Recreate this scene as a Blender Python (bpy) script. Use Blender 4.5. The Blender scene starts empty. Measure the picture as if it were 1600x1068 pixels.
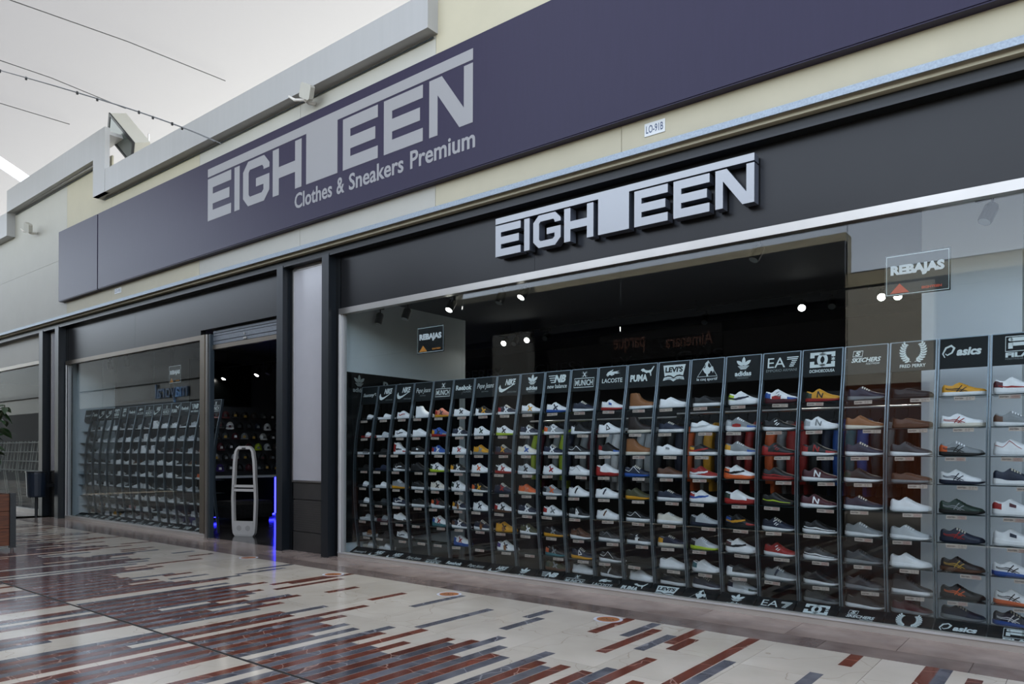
import bpy, math, random
import numpy as np
from mathutils import Matrix, Vector

# ------------------------------------------------------------------ camera, sky, sun, exposure
scn = bpy.context.scene
COL = scn.collection
YAW = math.radians(38.53)
cam_d = bpy.data.cameras.new('camera')
cam = bpy.data.objects.new('camera', cam_d)
COL.objects.link(cam)
cam.matrix_world = (Matrix.Translation((0, -6.044, 1.32)) @ Matrix.Rotation(YAW, 4, 'Z')
                    @ Matrix.Rotation(math.pi / 2, 4, 'X') @ Matrix.Rotation(0.0037, 4, 'Z'))
cam_d.sensor_width = 36.0
cam_d.lens = 36.0 * 1142.6 / 1600.0
cam_d.shift_y = (710.7 - 534.0) / 1600.0
cam_d.clip_end = 500
scn.camera = cam

world = bpy.data.worlds.new('sky')
scn.world = world
world.use_nodes = True
wn = world.node_tree.nodes
wl = world.node_tree.links
wn.clear()
w_out = wn.new('ShaderNodeOutputWorld')
w_bg = wn.new('ShaderNodeBackground')
w_sky = wn.new('ShaderNodeTexSky')
w_sky.sky_type = 'NISHITA'
w_sky.sun_disc = False
w_sky.sun_elevation = math.radians(63)
w_sky.sun_rotation = math.radians(0)
w_hs = wn.new('ShaderNodeHueSaturation')      # hazy sky, paler than clear blue
w_hs.inputs['Saturation'].default_value = 0.45
wl.new(w_sky.outputs[0], w_hs.inputs['Color'])
wl.new(w_hs.outputs[0], w_bg.inputs[0])
wl.new(w_bg.outputs[0], w_out.inputs[0])
w_bg.inputs[1].default_value = 0.36

sun_d = bpy.data.lights.new('sun_offscreen', 'SUN')
sun_d.energy = 5.0
sun_d.angle = math.radians(0.6)
sun_d.color = (1.0, 0.95, 0.88)
sun = bpy.data.objects.new('sun_offscreen', sun_d)
COL.objects.link(sun)
# shines from behind the shop roof (from +y) down on the canopy
_el, _az = math.radians(63), math.radians(15)
_dir = Vector((math.sin(_az) * math.cos(_el) * -1, -math.cos(_az) * math.cos(_el), -math.sin(_el)))
sun.rotation_euler = _dir.to_track_quat('-Z', 'Y').to_euler()

vs = scn.view_settings
vs.view_transform = 'Standard'
vs.look = 'None'
vs.gamma = 1.0
vs.use_curve_mapping = False
vs.exposure = 1.15
scn.cycles.max_bounces = 10
scn.cycles.transparent_max_bounces = 24
scn.cycles.caustics_reflective = False
scn.cycles.caustics_refractive = False
scn.cycles.sample_clamp_indirect = 6.0

RNG = random.Random(18)

# ------------------------------------------------------------------ helpers
def lin(h):
    h = h.lstrip('#')
    v = [int(h[i:i + 2], 16) / 255.0 for i in (0, 2, 4)]
    return tuple((c / 12.92 if c <= 0.04045 else ((c + 0.055) / 1.055) ** 2.4) for c in v)

MATS = {}
def mat(name, hexcol, rough=0.5, metal=0.0, var=0.0, scale=8.0, bump=0.0, coat=0.0, stretch=None, hex2=None, emit=None, estr=0.0, objrand=0.0, spec=0.5):
    if name in MATS:
        return MATS[name]
    m = bpy.data.materials.new(name)
    m.use_nodes = True
    nt = m.node_tree
    b = nt.nodes['Principled BSDF']
    c = lin(hexcol)
    b.inputs['Base Color'].default_value = (*c, 1)
    b.inputs['Roughness'].default_value = rough
    b.inputs['Metallic'].default_value = metal
    b.inputs['Specular IOR Level'].default_value = spec
    if coat:
        b.inputs['Coat Weight'].default_value = coat
        b.inputs['Coat Roughness'].default_value = 0.08
    if emit:
        b.inputs['Emission Color'].default_value = (*lin(emit), 1)
        b.inputs['Emission Strength'].default_value = estr
    if var or bump or hex2:
        tc = nt.nodes.new('ShaderNodeTexCoord')
        mp = nt.nodes.new('ShaderNodeMapping')
        if stretch:
            mp.inputs['Scale'].default_value = stretch
        if name.startswith('marble'):
            gp = nt.nodes.new('ShaderNodeNewGeometry')
            nt.links.new(gp.outputs['Position'], mp.inputs[0])
        else:
            nt.links.new(tc.outputs['Object'], mp.inputs[0])
        nz = nt.nodes.new('ShaderNodeTexNoise')
        nz.inputs['Scale'].default_value = scale
        nz.inputs['Detail'].default_value = 5
        nt.links.new(mp.outputs[0], nz.inputs['Vector'])
        if var or hex2:
            rp = nt.nodes.new('ShaderNodeValToRGB')
            c2 = lin(hex2) if hex2 else tuple(min(1, x * (1 + var)) for x in c)
            c1 = c if hex2 else tuple(x * (1 - var) for x in c)
            rp.color_ramp.elements[0].position = 0.32
            rp.color_ramp.elements[1].position = 0.68
            rp.color_ramp.elements[0].color = (*c1, 1)
            rp.color_ramp.elements[1].color = (*c2, 1)
            nt.links.new(nz.outputs[0], rp.inputs[0])
            src = rp.outputs[0]
            if objrand:
                oi = nt.nodes.new('ShaderNodeObjectInfo')
                mr = nt.nodes.new('ShaderNodeMapRange')
                mr.inputs[3].default_value = 1 - objrand
                mr.inputs[4].default_value = 1 + objrand
                nt.links.new(oi.outputs['Random'], mr.inputs[0])
                hs = nt.nodes.new('ShaderNodeHueSaturation')
                nt.links.new(mr.outputs[0], hs.inputs['Value'])
                nt.links.new(src, hs.inputs['Color'])
                src = hs.outputs[0]
                cb = nt.nodes.new('ShaderNodeCombineXYZ')
                ml = nt.nodes.new('ShaderNodeMath'); ml.operation = 'MULTIPLY'; ml.inputs[1].default_value = 37.0
                nt.links.new(oi.outputs['Random'], ml.inputs[0])
                for k in range(3):
                    nt.links.new(ml.outputs[0], cb.inputs[k])
                nt.links.new(cb.outputs[0], mp.inputs['Location'])
            nt.links.new(src, b.inputs['Base Color'])
        if bump:
            bp = nt.nodes.new('ShaderNodeBump')
            bp.inputs['Strength'].default_value = bump
            bp.inputs['Distance'].default_value = 0.01
            nt.links.new(nz.outputs[0], bp.inputs['Height'])
            nt.links.new(bp.outputs[0], b.inputs['Normal'])
    MATS[name] = m
    return m

def glass_mat(name, tint='#e6f0ee', ior=1.5, rough=0.0):
    m = bpy.data.materials.new(name)
    m.use_nodes = True
    nt = m.node_tree
    nt.nodes.clear()
    o = nt.nodes.new('ShaderNodeOutputMaterial')
    t = nt.nodes.new('ShaderNodeBsdfTransparent')
    t.inputs[0].default_value = (*lin(tint), 1)
    g = nt.nodes.new('ShaderNodeBsdfGlossy')
    g.inputs['Roughness'].default_value = rough
    f = nt.nodes.new('ShaderNodeFresnel')
    # thin sheet: both faces reflect like air-to-glass, the straight ray never meets total reflection
    ge = nt.nodes.new('ShaderNodeNewGeometry')
    mr = nt.nodes.new('ShaderNodeMapRange')
    mr.inputs[3].default_value = ior; mr.inputs[4].default_value = 1.0 / ior
    nt.links.new(ge.outputs['Backfacing'], mr.inputs[0])
    nt.links.new(mr.outputs[0], f.inputs[0])
    x = nt.nodes.new('ShaderNodeMixShader')
    nt.links.new(f.outputs[0], x.inputs[0])
    nt.links.new(t.outputs[0], x.inputs[1])
    nt.links.new(g.outputs[0], x.inputs[2])
    nt.links.new(x.outputs[0], o.inputs[0])
    return m

def add_veins(m, hexv, scale, width):
    """thin pale veins through a marble"""
    nt = m.node_tree
    b = nt.nodes['Principled BSDF']
    src = b.inputs['Base Color'].links[0].from_socket
    mp = next(n for n in nt.nodes if n.type == 'MAPPING')
    nz = nt.nodes.new('ShaderNodeTexNoise'); nz.inputs['Scale'].default_value = 3.0
    nt.links.new(mp.outputs[0], nz.inputs['Vector'])
    ad = nt.nodes.new('ShaderNodeMixRGB'); ad.blend_type = 'ADD'; ad.inputs[0].default_value = 0.35
    nt.links.new(mp.outputs[0], ad.inputs[1]); nt.links.new(nz.outputs['Color'], ad.inputs[2])
    vo = nt.nodes.new('ShaderNodeTexVoronoi'); vo.feature = 'DISTANCE_TO_EDGE'; vo.inputs['Scale'].default_value = scale
    nt.links.new(ad.outputs[0], vo.inputs['Vector'])
    mr = nt.nodes.new('ShaderNodeMapRange'); mr.inputs[1].default_value = 0; mr.inputs[2].default_value = width
    mr.inputs[3].default_value = 0.7; mr.inputs[4].default_value = 0.0
    nt.links.new(vo.outputs[0], mr.inputs[0])
    mx = nt.nodes.new('ShaderNodeMixRGB'); mx.inputs[2].default_value = (*lin(hexv), 1)
    nt.links.new(mr.outputs[0], mx.inputs[0]); nt.links.new(src, mx.inputs[1])
    nt.links.new(mx.outputs[0], b.inputs['Base Color'])

class MB:
    """collects geometry for ONE mesh; each face carries a material index"""
    def __init__(s):
        s.v = []; s.f = []; s.m = []
    def add(s, verts, faces, mi=0):
        n = len(s.v)
        s.v += [tuple(p) for p in verts]
        s.f += [tuple(i + n for i in f) for f in faces]
        s.m += [mi] * len(faces)
    def box(s, x0, x1, y0, y1, z0, z1, mi=0):
        v = [(x0, y0, z0), (x1, y0, z0), (x1, y1, z0), (x0, y1, z0), (x0, y0, z1), (x1, y0, z1), (x1, y1, z1), (x0, y1, z1)]
        s.add(v, [(0, 3, 2, 1), (4, 5, 6, 7), (0, 1, 5, 4), (1, 2, 6, 5), (2, 3, 7, 6), (3, 0, 4, 7)], mi)
        return s
    def prism(s, pts, axis, a0, a1, mi=0):
        """extrude a 2-D polygon along axis ('x': pts are (y,z); 'y': (x,z); 'z': (x,y))"""
        n = len(pts)
        def P(p, a):
            return (a, p[0], p[1]) if axis == 'x' else ((p[0], a, p[1]) if axis == 'y' else (p[0], p[1], a))
        v = [P(p, a0) for p in pts] + [P(p, a1) for p in pts]
        f = [tuple(range(n))[::-1], tuple(range(n, 2 * n))]
        f += [(i, (i + 1) % n, n + (i + 1) % n, n + i) for i in range(n)]
        s.add(v, f, mi)
        return s
    def tube(s, pts, r, seg=8, mi=0, cap=True):
        pts = [Vector(p) for p in pts]
        rs = r if isinstance(r, (list, tuple)) else [r] * len(pts)
        vs_, fs = [], []
        for i, p in enumerate(pts):
            d = (pts[min(i + 1, len(pts) - 1)] - pts[max(i - 1, 0)]).normalized()
            a = Vector((0, 0, 1)) if abs(d.z) < 0.9 else Vector((1, 0, 0))
            u = d.cross(a).normalized(); w = d.cross(u).normalized()
            for k in range(seg):
                t = 2 * math.pi * k / seg
                vs_.append(p + (u * math.cos(t) + w * math.sin(t)) * rs[i])
        for i in range(len(pts) - 1):
            for k in range(seg):
                k2 = (k + 1) % seg
                fs.append((i * seg + k, i * seg + k2, (i + 1) * seg + k2, (i + 1) * seg + k))
        if cap:
            fs.append(tuple(range(seg))[::-1])
            fs.append(tuple(range((len(pts) - 1) * seg, len(pts) * seg)))
        s.add(vs_, fs, mi)
        return s
    def poly(s, pts, z=0.0, mi=0):
        s.add([(p[0], p[1], z) for p in pts], [tuple(range(len(pts)))], mi)
        return s
    def stroke(s, pts, w, z=0.0, mi=0, closed=False):
        """flat band of width w along a 2-D polyline (local XY)"""
        P = [Vector((p[0], p[1])) for p in pts]
        n = len(P)
        ws = w if isinstance(w, (list, tuple)) else [w] * n
        vs_ = []
        for i in range(n):
            a = P[(i - 1) % n] if (closed or i > 0) else P[i]
            b = P[(i + 1) % n] if (closed or i < n - 1) else P[i]
            d = (b - a)
            d = d.normalized() if d.length > 1e-9 else Vector((1, 0))
            nn = Vector((-d.y, d.x)) * ws[i] / 2
            vs_ += [(P[i].x + nn.x, P[i].y + nn.y, z), (P[i].x - nn.x, P[i].y - nn.y, z)]
        fs = [(2 * i, 2 * i + 1, 2 * i + 3, 2 * i + 2) for i in range(n - 1)]
        if closed:
            fs.append((2 * n - 2, 2 * n - 1, 1, 0))
        s.add(vs_, fs, mi)
        return s
    def disc(s, cx, cy, r, z=0.0, seg=20, mi=0, ry=None):
        ry = ry or r
        return s.poly([(cx + r * math.cos(2 * math.pi * k / seg), cy + ry * math.sin(2 * math.pi * k / seg)) for k in range(seg)], z, mi)
    def text(s, body, cx, cy, w=None, h=None, bold=0.0, shear=0.0, mi=0, z=0.0, mirror=False, left=None):
        v, f = text_geo(body, bold, shear)
        if not len(v):
            return s
        lo, hi = v.min(0), v.max(0)
        sz = hi - lo
        sx = w / sz[0] if w else None
        sy = h / sz[1] if h else None
        sx = sx or sy; sy = sy or sx
        c = (lo + hi) / 2
        if left is not None:
            cx = left + sz[0] * sx / 2
        vv = [((p[0] - c[0]) * sx * (-1 if mirror else 1) + cx, (p[1] - c[1]) * sy + cy, z) for p in v]
        s.add(vv, f, mi)
        return s
    def extrude_flat(s, d):
        """give the flat XY geometry thickness d (towards -z)"""
        n = len(s.v)
        from collections import Counter
        ec = Counter(); eo = {}
        for fi, f in enumerate(s.f):
            for i in range(len(f)):
                a, b = f[i], f[(i + 1) % len(f)]
                ec[(min(a, b), max(a, b))] += 1; eo[(min(a, b), max(a, b))] = (a, b, s.m[fi])
        top = list(s.f); tm = list(s.m)
        s.v += [(p[0], p[1], p[2] - d) for p in s.v]
        for f, m_ in zip(top, tm):
            s.f.append(tuple(i + n for i in f)[::-1]); s.m.append(m_)
        for e, k in ec.items():
            if k == 1:
                a, b, m_ = eo[e]
                s.f.append((b, a, a + n, b + n)); s.m.append(m_)
        return s
    def mesh(s, name, mats=(), smooth=False):
        me = bpy.data.meshes.new(name)
        me.from_pydata(s.v, [], s.f)
        for m in mats:
            me.materials.append(m)
        if len(mats) > 1:
            me.polygons.foreach_set('material_index', s.m)
        if smooth:
            me.polygons.foreach_set('use_smooth', [True] * len(s.f))
        me.update()
        return me
    def build(s, name, mats, parent=None, smooth=False, loc=None, rot=None):
        if not isinstance(mats, (list, tuple)):
            mats = [mats]
        return obj(name, s.mesh(name, mats, smooth), parent, loc, rot)

_TXT = {}
def text_geo(body, bold, shear):
    key = (body, bold, shear)
    if key not in _TXT:
        cu = bpy.data.curves.new('t', 'FONT')
        cu.body = body; cu.size = 1.0; cu.offset = bold; cu.shear = shear; cu.resolution_u = 3
        o = bpy.data.objects.new('t', cu)
        COL.objects.link(o)
        dg = bpy.context.evaluated_depsgraph_get()
        me = bpy.data.meshes.new_from_object(o.evaluated_get(dg))
        v = np.zeros(len(me.vertices) * 3); me.vertices.foreach_get('co', v)
        f = [tuple(p.vertices) for p in me.polygons]
        bpy.data.objects.remove(o); bpy.data.meshes.remove(me); bpy.data.curves.remove(cu)
        _TXT[key] = (v.reshape(-1, 3)[:, :2], f)
    return _TXT[key]

def obj(name, me, parent=None, loc=None, rot=None):
    o = bpy.data.objects.new(name, me)
    COL.objects.link(o)
    if parent is not None:
        o.parent = parent
    if loc is not None:
        o.location = loc
    if rot is not None:
        o.rotation_euler = rot
    return o

def tag(o, label, cat, group=None):
    o['label'] = label; o['category'] = cat
    if group:
        o['group'] = group
    return o

def thing(name, label, cat, loc=(0, 0, 0), rz=0.0, group=None):
    o = bpy.data.objects.new(name, None)
    COL.objects.link(o)
    o.empty_display_size = 0.05
    o.location = loc; o.rotation_euler = (0, 0, rz)
    return tag(o, label, cat, group)

def struct(o, label=None):
    o['kind'] = 'structure'
    if label:
        o['label'] = label
    return o

def sroot(name, label):
    o = bpy.data.objects.new(name, None)
    COL.objects.link(o)
    return struct(o, label)

R90 = math.pi / 2
ORD = ['', 'first', 'second', 'third', 'fourth', 'fifth', 'sixth', 'seventh', 'eighth', 'ninth', 'tenth', 'eleventh', 'twelfth',
       'thirteenth', 'fourteenth', 'fifteenth', 'sixteenth', 'seventeenth', 'eighteenth', 'nineteenth', 'twentieth', 'twenty-first', 'twenty-second']

# ------------------------------------------------------------------ materials
M_cream = mat('marble_cream', '#bdb4a4', 0.14, scale=1.3, hex2='#d3cabb', objrand=0.05)
add_veins(M_cream, '#9c907c', 1.6, 0.006)
M_red = mat('marble_red', '#5c3228', 0.13, scale=5.0, stretch=(1, 1, 1), hex2='#7a4435', objrand=0.16)
M_grey = mat('marble_grey', '#45464e', 0.13, scale=4.0, hex2='#75757a', objrand=0.16)
add_veins(M_red, '#b59a8c', 2.2, 0.012)
add_veins(M_grey, '#a3a3a6', 2.4, 0.016)
M_border_d = mat('marble_border_dark', '#6a5c56', 0.16, scale=3.5, hex2='#8b7c73', objrand=0.1)
M_border_l = mat('marble_border_light', '#8d7b71', 0.16, scale=3.5, hex2='#ab9a8e', objrand=0.08)
M_grout = mat('grout', '#5d564d', 0.6, var=0.15, scale=30)
M_joint = mat('expansion_joint', '#1c1b1b', 0.6)
M_wall_cream = mat('wall_cream', '#b6af97', 0.6, var=0.03, scale=3, bump=0.02)
M_wall_white = mat('wall_white', '#b2b0a6', 0.6, var=0.02, scale=3, bump=0.02)
M_parapet = mat('parapet_white', '#a4a4a3', 0.36, var=0.025, scale=2.0, stretch=(6, 1, 0.3))
M_purple = mat('sign_purple', '#29243b', 0.36, var=0.04, scale=4, stretch=(8, 1, 0.6), bump=0.02, spec=0.22)
M_signblack = mat('sign_edge_black', '#0c0c0d', 0.5)
M_lettergrey = mat('sign_letter_grey', '#8b8a8b', 0.4)
M_silver = mat('letter_silver', '#adb0b3', 0.42, metal=0.15)
M_letterside = mat('letter_side', '#8b93a3', 0.3, metal=0.8)
M_galv = mat('galvanised_steel', '#8d97a0', 0.45, metal=0.55, var=0.18, scale=60)
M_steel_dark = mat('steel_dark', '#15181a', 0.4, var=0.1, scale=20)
M_navy = mat('post_navy', '#141a20', 0.38, var=0.1, scale=10)
M_fascia = mat('fascia_black', '#1b1b1c', 0.3, var=0.07, scale=3, spec=0.35)
M_frame = mat('frame_aluminium', '#b4b0aa', 0.3, metal=0.85, var=0.05, scale=3)
M_frame_d = mat('frame_bronze', '#7d7468', 0.32, metal=0.8, var=0.05, scale=3)
M_jamb = mat('jamb_aluminium', '#c9c8c4', 0.35, metal=0.1, var=0.03, scale=3)
M_sill = mat('sill_aluminium', '#bdb5aa', 0.35, metal=0.1, var=0.05, scale=3)
M_slat = mat('shutter_slat', '#71767b', 0.5, metal=0.3, var=0.12, scale=40)
M_wire = mat('wire_grey', '#77797b', 0.6)
M_panelgrey = mat('pillar_panel', '#bcbabb', 0.2, var=0.02, scale=4)
M_pillar_base = mat('pillar_base', '#3f3d3a', 0.5, var=0.06, scale=14)
M_stud = mat('pillar_stud', '#575450', 0.45, metal=0.3)
M_glass = glass_mat('shop_glass', '#fafdfd')
M_black = mat('black_board', '#101415', 0.25)
M_header = mat('header_board', '#0f1517', 0.5, spec=0.2)
M_logo = mat('logo_print', '#d3dcda', 0.5)
M_logo_dim = mat('logo_print_dim', '#7f8887', 0.5)
M_rail = mat('rail_bluegrey', '#3b454c', 0.35, metal=0.4)
M_railtip = mat('rail_edge', '#77828a', 0.3, metal=0.6)
M_shelf = mat('shelf_dark', '#1d2b2e', 0.15)
M_tag = mat('tag_beige', '#b7aa9e', 0.5)
M_tagtxt = mat('tag_text', '#4a3c3a', 0.6)
M_tagred = mat('tag_red', '#8a4b45', 0.6)
M_int_wall = mat('interior_wall', '#d9e3e7', 0.6, var=0.03, scale=3)
M_int_white = mat('interior_white', '#e4eaee', 0.6, var=0.02, scale=2)
M_int_grey = mat('interior_grey', '#53565a', 0.7, var=0.05, scale=2)
M_int_dark = mat('interior_dark', '#1a1b1e', 0.6, var=0.1, scale=2)
M_int_ceil = mat('interior_ceiling', '#4b4e53', 0.8, var=0.05, scale=2)
M_int_floor = mat('interior_floor', '#3a3735', 0.12, var=0.12, scale=3)
M_lampblack = mat('lamp_black', '#17191a', 0.4)
M_lens_on = mat('lens_lit', '#ffffff', 0.3, emit='#fffdf5', estr=14.0)
M_lens_off = mat('lens_unlit', '#8d9496', 0.15)
M_led = mat('led_blue', '#2a2cff', 0.4, emit='#2b2cff', estr=5.0)
M_plastic = mat('gate_plastic', '#cfcbc3', 0.35)
M_plastic_d = mat('gate_dark', '#202020', 0.5)
M_orange = mat('print_orange', '#c98028', 0.5)
M_white = mat('white_print', '#d5d8d8', 0.45)
M_redprint = mat('print_red', '#c2492a', 0.5)
M_sticker = mat('sticker_orange', '#a5683a', 0.4, var=0.1, scale=20)
M_stickerw = mat('sticker_white', '#c9cbd2', 0.4)
M_blueprint = mat('print_blue', '#3a4a6a', 0.5)

PAL = dict(white='#f0f1f0', black='#161718', navy='#1c2438', red='#9e2420', grey='#85898a', brown='#5a3a26', tan='#8a5a33',
           yellow='#d79a24', blue='#2a55a0', green='#22362b', orange='#d9632f', cream='#ded8c8', maroon='#4a1a22', olive='#4a4a30',
           charcoal='#33373a', gold='#b8923a', lime='#b4cc32', teal='#2f6f78', purple='#43307a', pink='#c08a88', darkbrown='#2b201c',
           salmon='#cf7f66', lightgrey='#b9bdbe', tiger='#8a5a2e')
def pal(c):
    if c == 'tiger':
        return mat('shoe_tiger', '#a5692e', 0.6, scale=60, hex2='#2a1c12')
    return mat('shoe_' + c, PAL[c], 0.5, var=0.05, scale=25, bump=0.05)
M_lining = mat('shoe_lining', '#8d8e8f', 0.8)

# ------------------------------------------------------------------ canopy over the arcade
def canopy():
    m = bpy.data.materials.new('canopy_fabric')
    m.use_nodes = True
    nt = m.node_tree; nt.nodes.clear()
    o = nt.nodes.new('ShaderNodeOutputMaterial')
    d = nt.nodes.new('ShaderNodeBsdfDiffuse'); t = nt.nodes.new('ShaderNodeBsdfTranslucent')
    d.inputs[0].default_value = (0.62, 0.62, 0.62, 1); t.inputs[0].default_value = (0.11, 0.11, 0.112, 1)
    x = nt.nodes.new('ShaderNodeMixShader'); x.inputs[0].default_value = 0.5
    nt.links.new(d.outputs[0], x.inputs[1]); nt.links.new(t.outputs[0], x.inputs[2]); nt.links.new(x.outputs[0], o.inputs[0])
    root = sroot('ceiling', 'white translucent fabric canopy stretched over the arcade')
    def sail(x0, x1, y0, y1, ridge, drop, sag, name='sail'):
        mb = MB(); nx, ny = 28, 24
        vs_ = []
        for i in range(nx + 1):
            for j in range(ny + 1):
                a, b = i / nx, j / ny
                x_ = x0 + (x1 - x0) * a
                ya = y0 if not callable(y0) else y0(x_)
                y_ = ya + (y1 - ya) * b
                z_ = ridge - drop * ((y_ + 3.4) / 7.4) ** 2 - sag * 4 * a * (1 - a) * (0.35 + 0.65 * b)
                vs_.append((x_, y_, z_))
        fs = [(i * (ny + 1) + j, (i + 1) * (ny + 1) + j, (i + 1) * (ny + 1) + j + 1, i * (ny + 1) + j + 1) for i in range(nx) for j in range(ny)]
        mb.add(vs_, fs)
        return mb.build(name, m, root, smooth=True)
    # unseen outer edge shaped to shade the far end, a narrow roof strip nearer
    sail(-24.0, 3.0, lambda x: -1.5 - 8.0 * min(1.0, max(0.0, (-7.0 - x) / 6.0)), 3.1, 10.6, 2.7, -0.5)
    sail(2.6, 22.0, -1.5, 3.1, 10.4, 2.7, -0.5)
    sail(-60.0, -24.5, -6.0, 3.1, 10.5, 2.7, -0.6)  # unseen sail, added to keep the sun off the far floor
canopy()

# ------------------------------------------------------------------ arcade floor
def floor():
    root = sroot('floor', 'polished marble arcade floor of cream slabs with red and grey strips')
    mb = MB(); mb.box(-70, 25, -12, 0.02, -0.2, -0.006)
    mb.build('grout_bed', M_grout, root)
    unit = MB().box(-0.5, 0.5, -0.5, 0.5, -1, 0)
    um = {k: unit.mesh('floor_piece', [m]) for k, m in (('cream', M_cream), ('red', M_red), ('grey', M_grey), ('bd', M_border_d), ('bl', M_border_l))}
    def piece(nm, k, x0, x1, y0, y1, ztop, th=0.005):
        o = obj(nm, um[k], root, ((x0 + x1) / 2, (y0 + y1) / 2, ztop))
        o.scale = (x1 - x0, y1 - y0, th)
        return o
    rr = random.Random(5)
    # cream slabs
    slabs = []
    rows = [(-6.6, -5.9), (-5.9, -5.2), (-5.2, -4.5), (-4.5, -3.452), (-3.43, -2.8), (-2.8, -2.15), (-2.15, -1.5), (-1.5, -0.805)]
    for y0, y1 in rows:
        x = 3.0
        while x > -17:
            w = 0.68
            slabs.append((x - w + 0.0015, x - 0.0015, y0 + 0.0015, y1 - 0.0015)); x -= w
    near = sorted(slabs, key=lambda q: math.hypot((q[0] + q[1]) / 2 + 2.5, (q[2] + q[3]) / 2 + 4.0))
    for q in near[:230]:
        piece('slab', 'cream', *q, 0.0)
    far = MB()
    for q in near[230:]:
        far.box(q[0], q[1], q[2], q[3], -0.005, 0.0)
    far.box(-70, -17, -12, -3.452, -0.005, 0); far.box(-70, -17, -3.43, -0.805, -0.005, 0)
    far.box(-17, 25, -12, -6.6, -0.005, 0); far.box(3.0, 25, -6.6, -0.805, -0.005, 0)
    fo = far.build('far_slabs', M_cream, root); fo['kind'] = 'stuff'
    MB().box(-70, 25, -3.451, -3.431, -0.01, 0.0005).build('expansion_joint', M_joint, root)
    # border of brown marble along the shop fronts
    x = 3.0
    bd = []
    while x > -17:
        w = 0.9; bd.append(('bd', x - w + 0.002, x - 0.002, -0.80, -0.53)); x -= w
    x = 2.7
    while x > -17:
        w = 0.75; bd.append(('bl', x - w + 0.002, x - 0.002, -0.526, 0.02)); x -= w
    for k, a, b, c, d in bd:
        piece('border_stone', k, a, b, c, d, 0.0)
    fb = MB(); fb.box(-70, -17, -0.8, 0.02, -0.005, 0); fb.box(3.0, 25, -0.8, 0.02, -0.005, 0)
    fb.build('far_border', M_border_d, root)['kind'] = 'stuff'
    # strips of red and grey marble, all at right angles to the shop front
    W = 0.0852
    st = []
    zone = -2.0
    prev = 'grey'
    for i in range(230):
        x1 = 1.2 - i * W; x0 = x1 - W
        xc = (x0 + x1) / 2
        zone += rr.uniform(-0.22, 0.22); zone = min(-1.55, max(-2.35, zone))
        zb = zone + rr.uniform(-0.42, 0.3)
        if xc > -0.9: zb = -9.0
        elif xc > -1.75: zb = -2.5 + rr.uniform(-.3, .2)
        colr = 'red' if prev == 'grey' else 'grey'      # neighbouring strips change colour every time
        def run(y, end, c):
            while y > end + 0.02:
                l = rr.uniform(0.45, 1.6); y2 = max(end, y - l)
                st.append((c, x0, x1, y2, y)); y = y2
        if zb > -3.4 and rr.random() > 0.10:
            if rr.random() < 0.12 and zb > -2.4:        # a strip broken by a length of cream
                mid = zb - rr.uniform(0.3, 0.6)
                run(zb, mid, colr); run(mid - rr.uniform(0.3, 0.5), -3.43, colr)
            else:
                run(zb, -3.43, colr)
        prev = colr
        if math.sin(i * 0.41 + 0.6) < 0.8 and rr.random() > 0.08:
            run(-3.455 if rr.random() < 0.8 else -3.455 - rr.uniform(0.2, 0.7), -6.6, colr)
        if xc < -0.2 and rr.random() < 0.2:
            top = -0.81 if rr.random() < 0.35 else -0.81 - rr.uniform(0.1, 0.5)
            ln = rr.uniform(0.3, 0.9)
            if top - ln > zb + 0.05:
                st.append((rr.choice(['red', 'red', 'grey']), x0, x1, top - ln, top))
    st += [('red', -1.96, -1.875, -2.6, -0.81), ('grey', -1.872, -1.787, -2.4, -1.48), ('red', -0.83, -0.745, -2.2, -0.81), ('grey', -2.73, -2.645, -1.35, -0.83), ('grey', -3.55, -3.465, -1.75, -1.25), ('grey', -1.36, -1.275, -1.75, -1.4)]
    def seen_size(q):
        xm, ym = (q[1] + q[2]) / 2, (q[3] + q[4]) / 2 + 6.044
        dep = -xm * math.sin(YAW) + ym * math.cos(YAW)
        rt = xm * math.cos(YAW) + ym * math.sin(YAW)
        if dep < 3.9 or abs(rt / dep) > 0.75:
            return 0.0
        return (q[4] - q[3]) / dep ** 3
    st.sort(key=lambda q: -seen_size(q))
    rest = {'red': MB(), 'grey': MB()}
    for k, q in enumerate(st):
        c, x0, x1, y0, y1 = q
        if k < 298:
            piece('plank', c, x0 + 0.0028, x1 - 0.0028, y0 + 0.002, y1 - 0.002, 0.0012, 0.004)
        else:
            rest[c].box(x0 + 0.0028, x1 - 0.0028, y0 + 0.002, y1 - 0.002, -0.003, 0.0012)
    for c in rest:
        rest[c].build('far_planks', M_red if c == 'red' else M_grey, root)['kind'] = 'stuff'
floor()

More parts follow.
